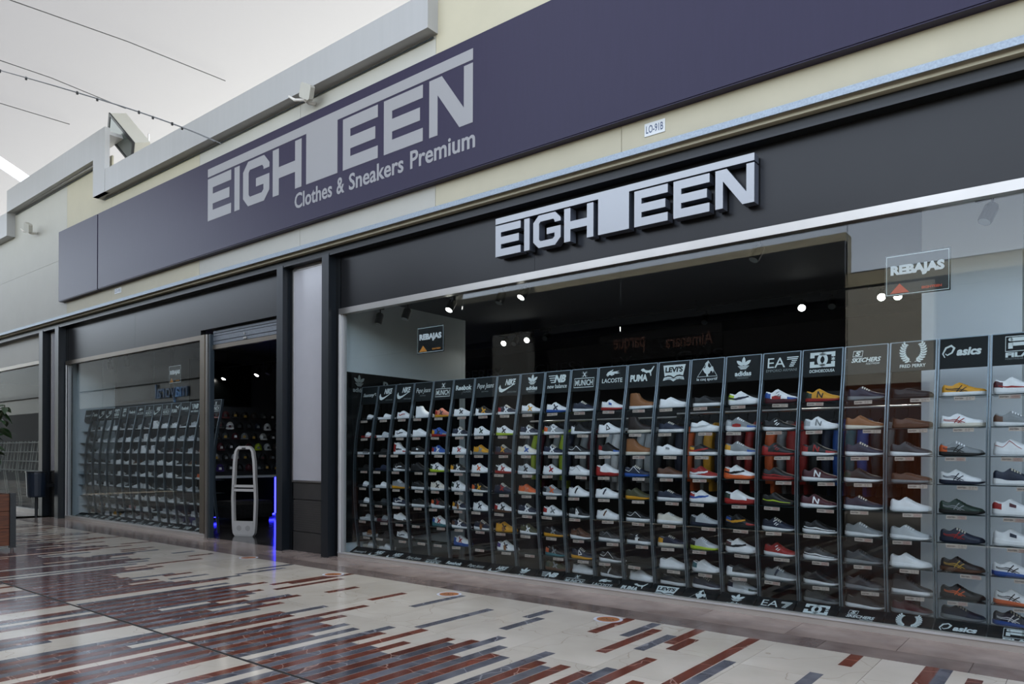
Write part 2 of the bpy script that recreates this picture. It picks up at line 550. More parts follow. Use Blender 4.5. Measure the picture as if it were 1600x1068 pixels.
# ------------------------------------------------------------------ shop front structure
def front():
    # upper wall in panels
    wr = sroot('wall_front', 'cream panelled wall above the shop front')
    MB().box(-26, 8, -0.16, 0.3, 4.0, 6.02).build('backing', M_wall_cream, wr)
    xs = [-26.0, -20.6, -16.02, -14.0, -10.9, -8.3, -5.78, -3.4, -0.36, 2.2, 5.0, 8.0]
    for i in range(len(xs) - 1):
        w_ = M_wall_white if i in (1, 4, 5, 8) else M_wall_cream
        for (z0, z1) in ((4.06, 5.22), (5.224, 6.10 if xs[i] < -6 else 7.2)):
            if xs[i] < -14.5 and z0 > 5: z1 = 6.75
            if i == 1 and z0 > 5: w_ = M_wall_white
            if i == 2: w_ = M_wall_cream
            MB().box(xs[i] + 0.003, xs[i + 1] - 0.003, -0.18, -0.15, z0, z1).build('panel', w_, wr)
    MB().box(-5.78, 8, -0.16, 0.3, 6.02, 8.6).build('panel', M_wall_cream, wr)
    struct(MB().box(-40, 12, 0.32, 16, 5.9, 6.0).build('trim_30', mat('roof_white', '#b5b3ac', 0.8, var=0.05, scale=2)), 'pale flat roof behind the parapet')
    # parapet, stepped
    p = MB()
    p.box(-14.4, -5.75, -0.34, -0.02, 6.02, 6.42)
    struct(p.build('trim_1', M_parapet), 'white painted parapet beam above the purple sign')
    p = MB()
    p.prism([(-14.4, 6.02), (-13.905, 6.02), (-13.905, 7.19), (-18.9, 7.14), (-18.9, 6.66), (-14.4, 6.70)], 'y', -0.345, -0.26)
    p.box(-18.9, -13.905, -0.26, 0.0, 7.07, 7.13)
    p.box(-18.9, -14.4, -0.26, -0.15, 6.665, 6.72)
    struct(p.build('trim_2', M_parapet), 'raised stepped part of the white parapet')
    p = MB(); p.box(-26, -18.9, -0.345, 0.0, 6.15, 6.66)
    struct(p.build('trim_3', M_parapet), 'low end of the white parapet')
    # thin cable run fixed under the parapet
    c = MB(); c.tube([(-14.3, -0.2, 5.99), (-10, -0.2, 5.985), (-5.8, -0.2, 5.99)], 0.008, 6)
    tag(c.build('cable', M_rail), 'thin grey cable clipped beneath the parapet above the purple sign', 'cable')
    c = MB(); c.tube([(-18.8, -0.2, 6.63), (-14.45, -0.2, 6.66)], 0.008, 6)
    tag(c.build('cable', M_rail), 'thin grey cable clipped beneath the raised parapet step', 'cable')
    # steel beam along the top of the shop front: two flanges and a web
    b = sroot('trim_4', 'dark steel channel beam running above the fascia')
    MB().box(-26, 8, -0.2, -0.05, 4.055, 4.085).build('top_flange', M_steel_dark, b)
    MB().box(-26, 8, -0.215, -0.2, 4.03, 4.085).build('front_lip', M_galv, b)
    MB().box(-26, 8, -0.09, -0.06, 3.9, 4.06).build('web', M_steel_dark, b)
    MB().box(-26, 8, -0.15, -0.02, 3.885, 3.905).build('bottom_flange', M_steel_dark, b)
    # posts, H section
    n = 5
    for x0, x1 in ((-8.80, -8.66), (-7.80, -7.66), (-17.42, -17.22), (-16.56, -16.38)):
        pr = sroot('trim_%d' % n, 'dark navy steel post of the shop front'); n += 1
        xm = (x0 + x1) / 2
        MB().box(x0, x1, -0.2, -0.185, 0, 3.89).build('front_flange', M_navy, pr)
        MB().box(xm - 0.008, xm + 0.008, -0.186, -0.03, 0, 3.89).build('web', M_navy, pr)
        MB().box(x0, x1, -0.035, -0.02, 0, 3.89).build('back_flange', M_steel_dark, pr)
        MB().box(x1 - 0.004, x1 + 0.018, -0.03, 0.06, 0, 3.89).build('infill', M_steel_dark, pr)
    # fascia boards
    for i, (x0, x1, z0, lab) in enumerate(((-7.62, 1.4, 3.2, 'black fascia board above the wide shoe window'), (-16.34, -8.78, 3.28, 'black fascia board above the doorway and the far shoe window'))):
        f = sroot('trim_%d' % n, lab); n += 1
        if i == 0:
            MB().box(x0, -4.5, -0.03, 0.05, z0, 3.89).box(-4.497, x1, -0.03, 0.05, z0, 3.89).build('board', M_fascia, f)
        else:
            MB().box(x0, -13.4, -0.03, 0.05, 3.2, 3.89).build('board', M_fascia, f)
            MB().box(-13.397, -11.13, -0.03, 0.05, 3.2, 3.89).build('board', M_fascia, f)
            MB().box(-11.13, x1, -0.03, 0.05, z0, 3.89).build('board', M_fascia, f)
    f = sroot('trim_%d' % n, 'pale fascia above the neighbouring shop window'); n += 1
    MB().box(-26, -17.4, -0.03, 0.05, 3.33, 3.9).build('board', M_wall_white, f)
    # pillars between the openings
    for (x0, x1, lab) in ((-8.66, -7.8, 'grey panelled pillar between doorway and wide window'), (-17.22, -16.56, 'grey panelled pillar beside the neighbouring shop')):
        pr = sroot('trim_%d' % n, lab); n += 1
        MB().box(x0, x1, -0.0, 0.1, 0, 4.0).build('core', M_pillar_base, pr)
        MB().box(x0 + 0.01, x1 - 0.01, -0.035, 0.0, 0.96, 3.84).build('face_panel', M_panelgrey, pr)
        fr = MB(); t = 0.022
        fr.box(x0, x0 + t, -0.045, 0, 0.94, 3.86).box(x1 - t, x1, -0.045, 0, 0.94, 3.86).box(x0 + t, x1 - t, -0.045, 0, 0.94, 0.965).box(x0 + t, x1 - t, -0.045, 0, 3.835, 3.86)
        fr.build('panel_frame', M_frame, pr)
        MB().box(x0, x1, -0.03, 0, 3.865, 4.0).build('top_plate', M_panelgrey, pr)
        MB().box((x0 + x1) / 2 - 0.16, (x0 + x1) / 2 + 0.16, -0.036, -0.03, 3.88, 3.985).build('name_plate', M_wall_white, pr)
        MB().box(x0, x1, -0.03, 0, 0.71, 0.935).build('base_plate', M_pillar_base, pr)
        pp = MB().box(x0, x1, -0.025, 0, 0.27, 0.70).build('perforated_plate', M_pillar_base, pr)
        sm = MB(); nxs = int((x1 - x0) / 0.03)
        for a in range(nxs):
            for bq in range(14):
                xx = x0 + 0.02 + a * 0.03 + (0.015 if bq % 2 else 0); zz = 0.29 + bq * 0.03
                if xx < x1 - 0.02:
                    sm.box(xx - 0.006, xx + 0.006, -0.028, -0.024, zz - 0.006, zz + 0.006)
        so = sm.build('studs', M_stud, pp); so['kind'] = 'stuff'
        MB().box(x0, x1, -0.03, 0, 0.0, 0.26).build('plinth', M_pillar_base, pr)

    # glazed windows
    def window(nm, lab, x0, x1, seams, z1, fm, right_jamb, left_jamb=True, zs=0.06):
        wr_ = sroot(nm, lab)
        MB().box(x0, x1, -0.055, 0.04, 0.0, zs).build('sill', M_sill, wr_)
        MB().box(x0, x1, -0.06, -0.052, zs - 0.012, zs + 0.004).build('sill_highlight', M_jamb, wr_)  # paler strip stands in for the highlight along the sill edge
        MB().box(x0, x1, -0.055, 0.03, z1 - 0.075, z1).build('head', fm, wr_)
        if left_jamb:
            MB().box(x0, x0 + 0.03, -0.055, 0.03, zs, z1 - 0.075).build('jamb', M_jamb, wr_)
            MB().box(x0 + 0.03, x0 + 0.06, -0.03, 0.03, zs, z1 - 0.075).build('jamb', M_parapet, wr_)
        if right_jamb:
            MB().box(x1 - 0.13, x1, -0.055, 0.05, zs, z1 - 0.075).build('jamb', M_frame_d, wr_)
        e = [x0 + 0.05] + seams + [x1 - (0.12 if right_jamb else 0)]
        for i in range(len(e) - 1):
            MB().box(e[i] + 0.002, e[i + 1] - 0.002, -0.006, 0.004, zs, z1 - 0.07).build('pane', M_glass, wr_)
        return wr_
    window('window_1', 'wide shop window full of shoe shelves', -7.64, 1.4, [-5.53, -3.51, -1.50], 3.2, M_frame, False)
    window('window_2', 'dim shop window between far pillar and doorway', -16.42, -10.98, [-14.8, -12.75], 3.2, M_frame_d, True)
    window('window_3', 'dark window of the neighbouring shop', -26, -17.4, [-23, -20.3], 3.33, M_frame_d, False, zs=0.1)

    # doorway with its roller shutter rolled up
    d = sroot('door_1', 'open doorway under a rolled up grey shutter')
    MB().box(-10.97, -10.92, -0.04, 0.03, 0, 3.2).build('guide', M_frame, d)
    MB().box(-10.9, -10.86, -0.02, 0.05, 0, 3.2).build('guide', M_rail, d)
    MB().box(-8.86, -8.8, -0.02, 0.05, 0, 3.2).build('guide', M_steel_dark, d)
    for z0, z1, y in ((3.215, 3.25, 0.03), (3.175, 3.207, 0.034), (3.095, 3.167, 0.03), (3.04, 3.086, 0.034)):
        MB().box(-10.86, -8.86, y, y + 0.02, z0, z1).build('slat', M_slat, d)
    MB().box(-10.86, -8.86, 0.052, 0.06, 3.03, 3.28).build('backing', M_signblack, d)
    MB().box(-10.86, -8.86, 0.02, 0.07, 2.965, 3.03).build('bottom_bar', M_frame_d, d)
    MB().box(-9.98, -9.9, 0.012, 0.03, 3.05, 3.075).box(-9.965, -9.945, 0.012, 0.03, 3.115, 3.14).build('lock', M_frame, d)
front()

# ------------------------------------------------------------------ the two big signs
LET = {}
def letters():
    a = 0.0265                       # stem
    def E(x):
        w = 0.121; h = 0.118; t = 0.0275; g = (h - 3 * t) / 2
        return [(x, 0), (x + w, 0), (x + w, t), (x + a, t), (x + a, t + g), (x + w * 0.93, t + g), (x + w * 0.93, 2 * t + g), (x + a, 2 * t + g),
                (x + a, 2 * t + 2 * g), (x + w, 2 * t + 2 * g), (x + w, h), (x, h)]
    h = 0.118; k = 0.024
    g0 = 0.180; w = 0.122
    G = [(g0 + w, 0.082), (g0 + w, h - k), (g0 + w - k, h), (g0 + k, h), (g0, h - k), (g0, k), (g0 + k, 0), (g0 + w - k, 0), (g0 + w, k), (g0 + w, 0.066),
         (g0 + w * 0.5, 0.066), (g0 + w * 0.5, 0.044), (g0 + w - a, 0.044), (g0 + w - a, 0.030), (g0 + w - a - 0.008, 0.0235), (g0 + a + 0.006, 0.0235), (g0 + a, 0.030),
         (g0 + a, h - 0.030), (g0 + a + 0.006, h - 0.0235), (g0 + w - a - 0.006, h - 0.0235), (g0 + w - a, h - 0.030), (g0 + w - a, 0.082)]
    x = 0.317; w = 0.122
    Hh = [(x, 0), (x + a, 0), (x + a, 0.042), (x + w - a, 0.042), (x + w - a, 0), (x + w, 0), (x + w, h), (x + w - a, h), (x + w - a, 0.070), (x + a, 0.070), (x + a, h), (x, h)]
    x = 0.879; w = 0.121; b = 0.024
    N = [(x, 0), (x + b, 0), (x + b, h * 0.70), (x + w - b - 0.012, 0), (x + w, 0), (x + w, h), (x + w - b, h), (x + w - b, h * 0.30), (x + b + 0.012, h), (x, h)]
    T = [(0.458, 0), (0.578, 0), (0.578, 0.1236), (1.0, 0.1236), (1.0, 0.1461), (0, 0.1461), (0, 0.1236), (0.458, 0.1236)]
    return [('letter_e', E(0)), ('letter_i', [(0.138, 0), (0.163, 0), (0.163, h), (0.138, h)]), ('letter_g', G), ('letter_h', Hh), ('letter_t', T),
            ('letter_e', E(0.598)), ('letter_e', E(0.739)), ('letter_n', N)]

def signs():
    s = thing('sign_board', 'long purple sign board with flat grey lettering below the parapet', 'sign', (-10.47, -0.28, 4.35))
    def lb(mb): return mb
    bx = -10.47; bz = 4.35
    for x0, x1 in ((-16.16, -14.37), (-14.33, 3.0)):
        MB().box(x0 - bx, x1 - bx, 0, 0.1, 0, 1.375).build('board', M_purple, s)
        MB().box(x0 - bx, x1 - bx, 0.008, 0.1, -0.012, 0).build('bottom_edge', M_purple, s)
    W = 5.337
    for nm, poly in letters():
        MB().prism([(p[0] * W, p[1] * W + 4.825 - bz) for p in poly], 'y', -0.003, 0.0).build(nm, M_lettergrey, s)
    words = (('Clothes', -8.275, -7.49), ('&', -7.40, -7.25), ('Sneakers', -7.16, -6.19), ('Premium', -6.08, -5.10))
    for wd, x0, x1 in words:
        mb = MB()
        v, f = text_geo(wd, 0.018, 0)
        H = 0.205
        hh = 0.205
        mb.text(wd, (x0 + x1) / 2 - bx, 0, w=x1 - x0, h=None, bold=0.018)
        # one common cap height for all words
        ys = [p[1] for p in mb.v]; lo, hi = min(ys), max(ys)
        mb.v = [(p[0], (p[1] - lo) / (hi - lo) * hh + 4.553 - bz, 0) for p in mb.v]
        mb.extrude_flat(0.003)
        o = mb.build('tagline_word', M_lettergrey, s)
        o.data.transform(Matrix(((1, 0, 0, 0), (0, 0, -1, -0.003), (0, 1, 0, 0), (0, 0, 0, 1))))
    # raised silver sign on the fascia
    t = thing('raised_sign', 'raised silver block letters standing off the black fascia', 'sign', (-4.925, -0.15, 3.395))
    W = 2.748
    for nm, poly in letters():
        mb = MB(); mb.prism([(p[0] * W, p[1] * W) for p in poly], 'y', 0.0, 0.10, 1)
        mb.m[0] = 0; mb.m[1] = 0
        mb.build(nm, [M_silver, M_letterside], t)
    for x in (0.2, 0.9, 1.45, 2.0, 2.6):
        MB().box(x - 0.02, x + 0.02, 0.1, 0.12, 0.36, 0.39).build('bracket', M_steel_dark, t)
    # unit number plates
    for (x0, x1, z0, z1, txt, lab) in ((-3.16, -2.96, 4.17, 4.285, 'LO-91B', 'small white unit number plate above the wide window'), (-13.86, -13.6, 4.2, 4.29, 'LO-92', 'small white unit number plate below the far end of the purple sign')):
        q = thing('number_plate', lab, 'sign', ((x0 + x1) / 2, -0.181, (z0 + z1) / 2))
        MB().box(-(x1 - x0) / 2, (x1 - x0) / 2, -0.006, 0, -(z1 - z0) / 2, (z1 - z0) / 2).build('plate', M_white, q)
        MB().text(txt, 0, 0, w=(x1 - x0) * 0.84, h=(z1 - z0) * 0.6, bold=0.01).build('lettering', M_blueprint, q, loc=(0, -0.0075, 0), rot=(R90, 0, 0))
signs()

# ------------------------------------------------------------------ logos on the shelf headers (local XY, box about 0.30 x 0.2)
def arc(cx, cy, rx, ry, a0, a1, n=14):
    return [(cx + rx * math.cos(math.radians(a0 + (a1 - a0) * k / n)), cy + ry * math.sin(math.radians(a0 + (a1 - a0) * k / n))) for k in range(n + 1)]

def lg_saucony(m):
    m.text('Saucony', -0.01, 0.0, w=0.22, h=0.06, bold=0.02, shear=0.3)
    m.stroke([(0.085, 0.0), (0.11, 0.025), (0.13, 0.02), (0.12, 0.005), (0.135, -0.01)], 0.008)
def swoosh(m, cx, cy, s):
    up = [(-0.5, 0.02), (-0.44, -0.16), (-0.3, -0.2), (-0.1, -0.12), (0.5, 0.2)]
    lo = [(-0.42, 0.16), (-0.36, 0.0), (-0.26, -0.05), (-0.1, -0.03), (0.5, 0.2)]
    n = len(up)
    vs_ = [(cx + p[0] * s, cy + p[1] * s, 0) for p in up] + [(cx + p[0] * s, cy + p[1] * s, 0) for p in lo]
    m.add(vs_, [(i, i + 1, n + i + 1, n + i) for i in range(n - 1)])
def lg_nike(m):
    m.text('NIKE', 0.03, 0.04, w=0.15, h=0.07, bold=0.04, shear=0.3)
    swoosh(m, -0.01, -0.025, 0.25)
    m.text('SPORTSWEAR', 0.06, -0.075, w=0.13, h=0.018, shear=0.2, mi=1)
def lg_pepe(m):
    m.text('Pepe Jeans', 0, 0.01, w=0.25, h=0.075, bold=0.0, shear=0.25)
    m.text('FOOTWEAR', 0, -0.05, w=0.1, h=0.014, mi=1)
def lg_munich(m):
    m.stroke([(-0.018, 0.035), (0.018, 0.085)], 0.012); m.stroke([(0.018, 0.035), (-0.018, 0.085)], 0.012)
    for sx in (-1, 1):
        for sy in (-1, 1):
            m.stroke(arc(sx * 0.022, 0.06 + sy * 0.02, 0.012, 0.012, 0, 360, 10), 0.003, mi=1)
    m.stroke([(-0.12, -0.075), (0.12, -0.075), (0.12, 0.02), (-0.12, 0.02)], 0.007, closed=True)
    m.text('MUNICH', 0, -0.027, w=0.215, h=0.062, bold=0.02)
def lg_reebok(m):
    m.text('Reebok', 0, 0.015, w=0.25, h=0.06, bold=0.035)
    m.text('CLASSIC', 0.06, -0.035, w=0.13, h=0.024, mi=1)
def leaf(m, cx, cy, ang, l, w, z=0.0):
    ca, sa = math.cos(ang), math.sin(ang)
    pts = [(0, 0.35), (0.25, 0.9), (0.55, 1.0), (0.8, 0.65), (1, 0), (0.8, -0.65), (0.55, -1.0), (0.25, -0.9), (0, -0.35)]
    m.poly([(cx + p[0] * l * ca - p[1] * w * sa, cy + p[0] * l * sa + p[1] * w * ca) for p in pts], z)
def trefoil(m, cx, cy, s):
    leaf(m, cx, cy + 0.12 * s, math.radians(90), 0.62 * s, 0.13 * s)
    leaf(m, cx - 0.06 * s, cy + 0.12 * s, math.radians(142), 0.58 * s, 0.13 * s)
    leaf(m, cx + 0.06 * s, cy + 0.12 * s, math.radians(38), 0.58 * s, 0.13 * s)
    for k in range(3):
        z = cy + (0.07 - k * 0.09) * s; w = (0.42 - k * 0.09) * s
        m.poly([(cx - w, z), (cx + w, z), (cx + w * 0.86, z - 0.06 * s), (cx - w * 0.86, z - 0.06 * s)])
def lg_adidas(m):
    trefoil(m, 0, 0.015, 0.125)
    m.text('adidas', 0, -0.045, w=0.15, h=0.045, bold=0.035)
    m.stroke([(-0.07, -0.076), (0.07, -0.076)], 0.0025, mi=1)
    m.text('ORIGINALS', 0, -0.088, w=0.1, h=0.011, mi=1)
def lg_nb(m):
    m.text('NB', 0.03, 0.035, w=0.15, h=0.085, bold=0.055, shear=0.25)
    for k in range(4):
        m.stroke([(-0.105 + 0.012 * (3 - k) * -1 + 0.02, 0.07 - k * 0.024), (-0.025, 0.07 - k * 0.024)], 0.009)
    m.text('new balance', 0, -0.045, w=0.25, h=0.045, bold=0.012)
def lg_lacoste(m):
    body = [(-0.075, 0.03), (-0.06, 0.06), (-0.03, 0.075), (0.005, 0.088), (0.0, 0.076), (-0.02, 0.066), (0.02, 0.066), (0.075, 0.07), (0.045, 0.058), (0.08, 0.048), (0.05, 0.042),
            (0.02, 0.044), (0.015, 0.03), (0.0, 0.032), (-0.005, 0.022), (-0.02, 0.03), (-0.04, 0.034), (-0.05, 0.022), (-0.065, 0.02), (-0.058, 0.034)]
    m.poly(body)
    m.text('LACOSTE', 0, -0.025, w=0.235, h=0.045, bold=0.018)
def lg_puma(m):
    cat = [(-0.02, 0.055), (-0.008, 0.07), (0.012, 0.072), (0.03, 0.056), (0.06, 0.05), (0.09, 0.055), (0.118, 0.092), (0.126, 0.088), (0.104, 0.046), (0.094, 0.03), (0.098, -0.005), (0.09, -0.005),
           (0.08, 0.026), (0.06, 0.03), (0.045, 0.024), (0.035, 0.03), (0.012, 0.042), (-0.005, 0.04), (-0.002, 0.05)]
    m.poly(cat)
    m.text('PUMA', -0.035, -0.02, w=0.19, h=0.07, bold=0.05)
def lg_levis(m):
    m.poly([(-0.115, 0.085), (0.115, 0.085), (0.095, -0.022), (0.06, -0.012), (0.03, -0.016), (0, -0.034), (-0.03, -0.016), (-0.06, -0.012), (-0.095, -0.022)])
    m.text("LEVI'S", 0, 0.04, w=0.18, h=0.055, bold=0.045, mi=2, z=0.001)
    m.poly([(-0.1, -0.035), (-0.06, -0.027), (-0.03, -0.03), (0, -0.048), (0.03, -0.03), (0.06, -0.027), (0.1, -0.035), (0.11, -0.064), (0.06, -0.055), (0.03, -0.058), (0, -0.076), (-0.03, -0.058), (-0.06, -0.055), (-0.11, -0.064)])
    m.text('AUTHENTIC FOOTWEAR', 0, -0.048, w=0.19, h=0.012, bold=0.01, mi=2, z=0.001)
def lg_lecoq(m):
    m.stroke([(-0.095, -0.05), (0.095, -0.05), (0.0, 0.1)], 0.007, closed=True)
    m.poly([(-0.005, 0.095), (0.01, 0.085), (0.002, 0.07), (0.0, 0.045), (0.02, 0.03), (0.035, 0.045), (0.05, 0.04), (0.06, 0.01), (0.052, -0.02), (0.045, 0.0), (0.03, 0.0), (0.022, -0.02), (0.005, -0.03), (0.01, -0.05),
            (-0.008, -0.05), (-0.008, -0.03), (-0.03, -0.01), (-0.045, 0.015), (-0.05, 0.03), (-0.025, 0.03), (-0.02, 0.06), (-0.03, 0.07), (-0.018, 0.085)])
    m.text('le coq sportif', 0, -0.078, w=0.2, h=0.035, bold=0.012)
def lg_ea7(m):
    m.text('EA', -0.045, 0.03, w=0.15, h=0.088, bold=0.0)
    for k in range(6):
        yy = 0.07 - k * 0.0155
        xa = (0.045, 0.045, 0.085, 0.08, 0.072, 0.066)[k]; xb = (0.14, 0.134, 0.128, 0.12, 0.112, 0.104)[k]
        m.stroke([(xa, yy), (xb, yy)], 0.009)
    m.text('EMPORIO ARMANI', 0, -0.04, w=0.26, h=0.024, bold=0.0, mi=1)
def lg_dc(m):
    m.poly([(-0.1, 0.092), (-0.02, 0.092), (-0.02, 0.068), (-0.065, 0.068), (-0.065, 0.045), (-0.1, 0.045)])
    m.poly([(-0.1, 0.015), (-0.065, 0.015), (-0.065, -0.012), (-0.02, -0.012), (-0.02, -0.038), (-0.1, -0.038)])
    m.poly([(0.02, 0.092), (0.1, 0.092), (0.1, 0.05), (0.07, 0.05), (0.07, 0.068), (0.02, 0.068)])
    m.poly([(0.02, -0.038), (0.1, -0.038), (0.1, 0.01), (0.07, 0.01), (0.07, -0.012), (0.02, -0.012)])
    m.stroke(arc(-0.022, 0.027, 0.052, 0.052, 90, -90), 0.026); m.stroke(arc(0.022, 0.027, 0.052, 0.052, 90, 270), 0.026)
    for k in range(3):
        a = math.radians(60 * k + 30)
        m.stroke([(0.085 - 0.016 * math.cos(a), 0.03 - 0.016 * math.sin(a)), (0.085 + 0.016 * math.cos(a), 0.03 + 0.016 * math.sin(a))], 0.006)
    m.text('DCSHOECOUSA', 0, -0.068, w=0.2, h=0.026, bold=0.025)
def lg_skechers(m):
    m.stroke([(-0.1, 0.03), (-0.03, 0.03), (-0.025, 0.075), (-0.095, 0.075)], 0.006, closed=True)
    m.text('S', -0.062, 0.053, w=0.042, h=0.036, bold=0.04, shear=0.2)
    m.text('SKECHERS', 0.0, 0.0, w=0.22, h=0.038, bold=0.035, shear=0.3)
    m.text('FOOTWEAR', 0.05, -0.034, w=0.1, h=0.017, shear=0.3)
def lg_laurel(m):
    for sd in (-1, 1):
        pts = arc(0, 0.055, 0.075, 0.09, -80, 35, 9)
        m.stroke([(sd * p[0], p[1] - 0.01) for p in pts], 0.004)
        for k, p in enumerate(pts[1:]):
            b = -80 + 115 * (k + 1) / 9
            for off in (70, 115 + 0):
                a = math.radians(b + off + (-20 if off < 100 else 40))
                leaf(m, sd * p[0], p[1] - 0.01, a if sd > 0 else math.pi - a, 0.03, 0.007)
    m.text('FRED PERRY', 0, -0.075, w=0.18, h=0.026, bold=0.02)
def lg_asics(m):
    m.stroke([(-0.12, -0.03), (-0.135, 0.0), (-0.115, 0.045), (-0.08, 0.06), (-0.06, 0.04), (-0.075, 0.005), (-0.105, -0.012), (-0.118, 0.0)], [0.006, 0.01, 0.014, 0.016, 0.016, 0.012, 0.01, 0.006])
    m.text('asics', 0.035, 0.01, w=0.16, h=0.062, bold=0.045, shear=0.2)
def lg_fila(m):
    m.stroke([(-0.075, -0.015), (0.075, -0.015), (0.075, 0.095), (-0.075, 0.095)], 0.006, closed=True)
    m.stroke([(-0.045, 0.073), (0.05, 0.073)], 0.028)
    m.disc(-0.045, 0.073, 0.014, seg=12); m.disc(0.05, 0.073, 0.014, seg=12)
    m.stroke([(0.05, 0.037), (-0.035, 0.037)], 0.026); m.disc(0.05, 0.037, 0.013, seg=12)
    m.stroke([(-0.045, 0.048), (-0.045, 0.004)], 0.028)
    m.text('FILA', 0, -0.042, w=0.15, h=0.036, bold=0.05)
    m.text('FOOTWEAR USA', 0, -0.072, w=0.15, h=0.013, mi=1)

_LOGO = {}
def logo_mesh(fn):
    if fn not in _LOGO:
        mb = MB(); fn(mb)
        _LOGO[fn] = mb.mesh('logo', [M_logo, M_logo_dim, M_header])
    return _LOGO[fn]

# ------------------------------------------------------------------ shoes
LS = 0.288
def gi(tab, x):
    return float(np.interp(x, [a for a, b in tab], [b for a, b in tab]))
WID = [(0, .30), (.025, .50), (.08, .64), (.2, .68), (.35, .68), (.5, .80), (.62, .92), (.72, .96), (.82, .92), (.9, .78), (.96, .56), (1, .25)]
SH = {
 'r': dict(T=[(0, .075), (.03, .094), (.08, .095), (.14, .082), (.22, .080), (.30, .098), (.36, .114), (.45, .101), (.6, .075), (.75, .058), (.88, .050), (.96, .042), (1, .030)],
           S=[(0, .034), (.15, .031), (.4, .027), (.7, .021), (.9, .020), (1, .024)], B=[(0, .008), (.1, 0), (.7, 0), (.88, .004), (1, .013)]),
 'c': dict(T=[(0, .072), (.03, .088), (.08, .090), (.15, .080), (.24, .080), (.32, .096), (.37, .104), (.46, .096), (.6, .076), (.75, .060), (.88, .054), (.96, .047), (1, .034)],
           S=[(0, .031), (.5, .028), (1, .028)], B=[(0, .002), (.1, 0), (.85, 0), (1, .004)]),
 'k': dict(T=[(0, .088), (.03, .106), (.08, .108), (.14, .096), (.22, .094), (.30, .112), (.36, .128), (.45, .113), (.6, .088), (.75, .068), (.88, .058), (.96, .050), (1, .038)],
           S=[(0, .050), (.15, .047), (.28, .036), (.42, .034), (.6, .036), (.8, .028), (1, .032)], B=[(0, .012), (.1, 0), (.35, .003), (.5, 0), (.75, 0), (.9, .005), (1, .016)]),
 'h': dict(T=[(0, .125), (.03, .147), (.08, .150), (.15, .142), (.22, .143), (.29, .152), (.34, .150), (.42, .120), (.5, .098), (.62, .078), (.75, .062), (.88, .055), (.96, .047), (1, .034)],
           S=[(0, .032), (.5, .029), (1, .028)], B=[(0, .002), (.1, 0), (.85, 0), (1, .005)]),
 'b': dict(T=[(0, .140), (.03, .158), (.1, .162), (.2, .160), (.28, .164), (.33, .160), (.4, .128), (.5, .102), (.62, .086), (.75, .074), (.88, .070), (.96, .060), (1, .040)],
           S=[(0, .032), (.5, .028), (1, .028)], B=[(0, 0), (.8, 0), (1, .010)]),
 'o': dict(T=[(0, .066), (.03, .078), (.1, .076), (.2, .066), (.28, .070), (.34, .080), (.45, .078), (.6, .066), (.75, .056), (.88, .050), (.96, .042), (1, .030)],
           S=[(0, .026), (.5, .022), (1, .022)], B=[(0, .004), (.1, 0), (.8, 0), (1, .010)]),
}
def half_y(ty, x, t):
    w = gi(WID, x) * 0.051
    o = min(1, max(0, (0.42 - x) / 0.1)) * min(1, max(0, (x + 0.02) / 0.03))
    t = min(1, max(0, t))
    return w * (o * (1 - 0.38 * t * t) + (1 - o) * math.sqrt(max(0, 1 - t ** 2.6)))
def spt(ty, x, t, sd, k=1.0):
    q = SH[ty]; s_, T = gi(q['S'], x), gi(q['T'], x)
    p = Vector((x * LS, sd * half_y(ty, x, t), s_ + (T - s_) * t))
    c = Vector((LS * 0.5, 0, 0.03))
    return c + (p - c) * k
XS = [0, .012, .035, .07, .12, .18, .24, .30, .34, .38, .44, .52, .6, .68, .76, .84, .9, .95, .985, 1]
_SM = {}
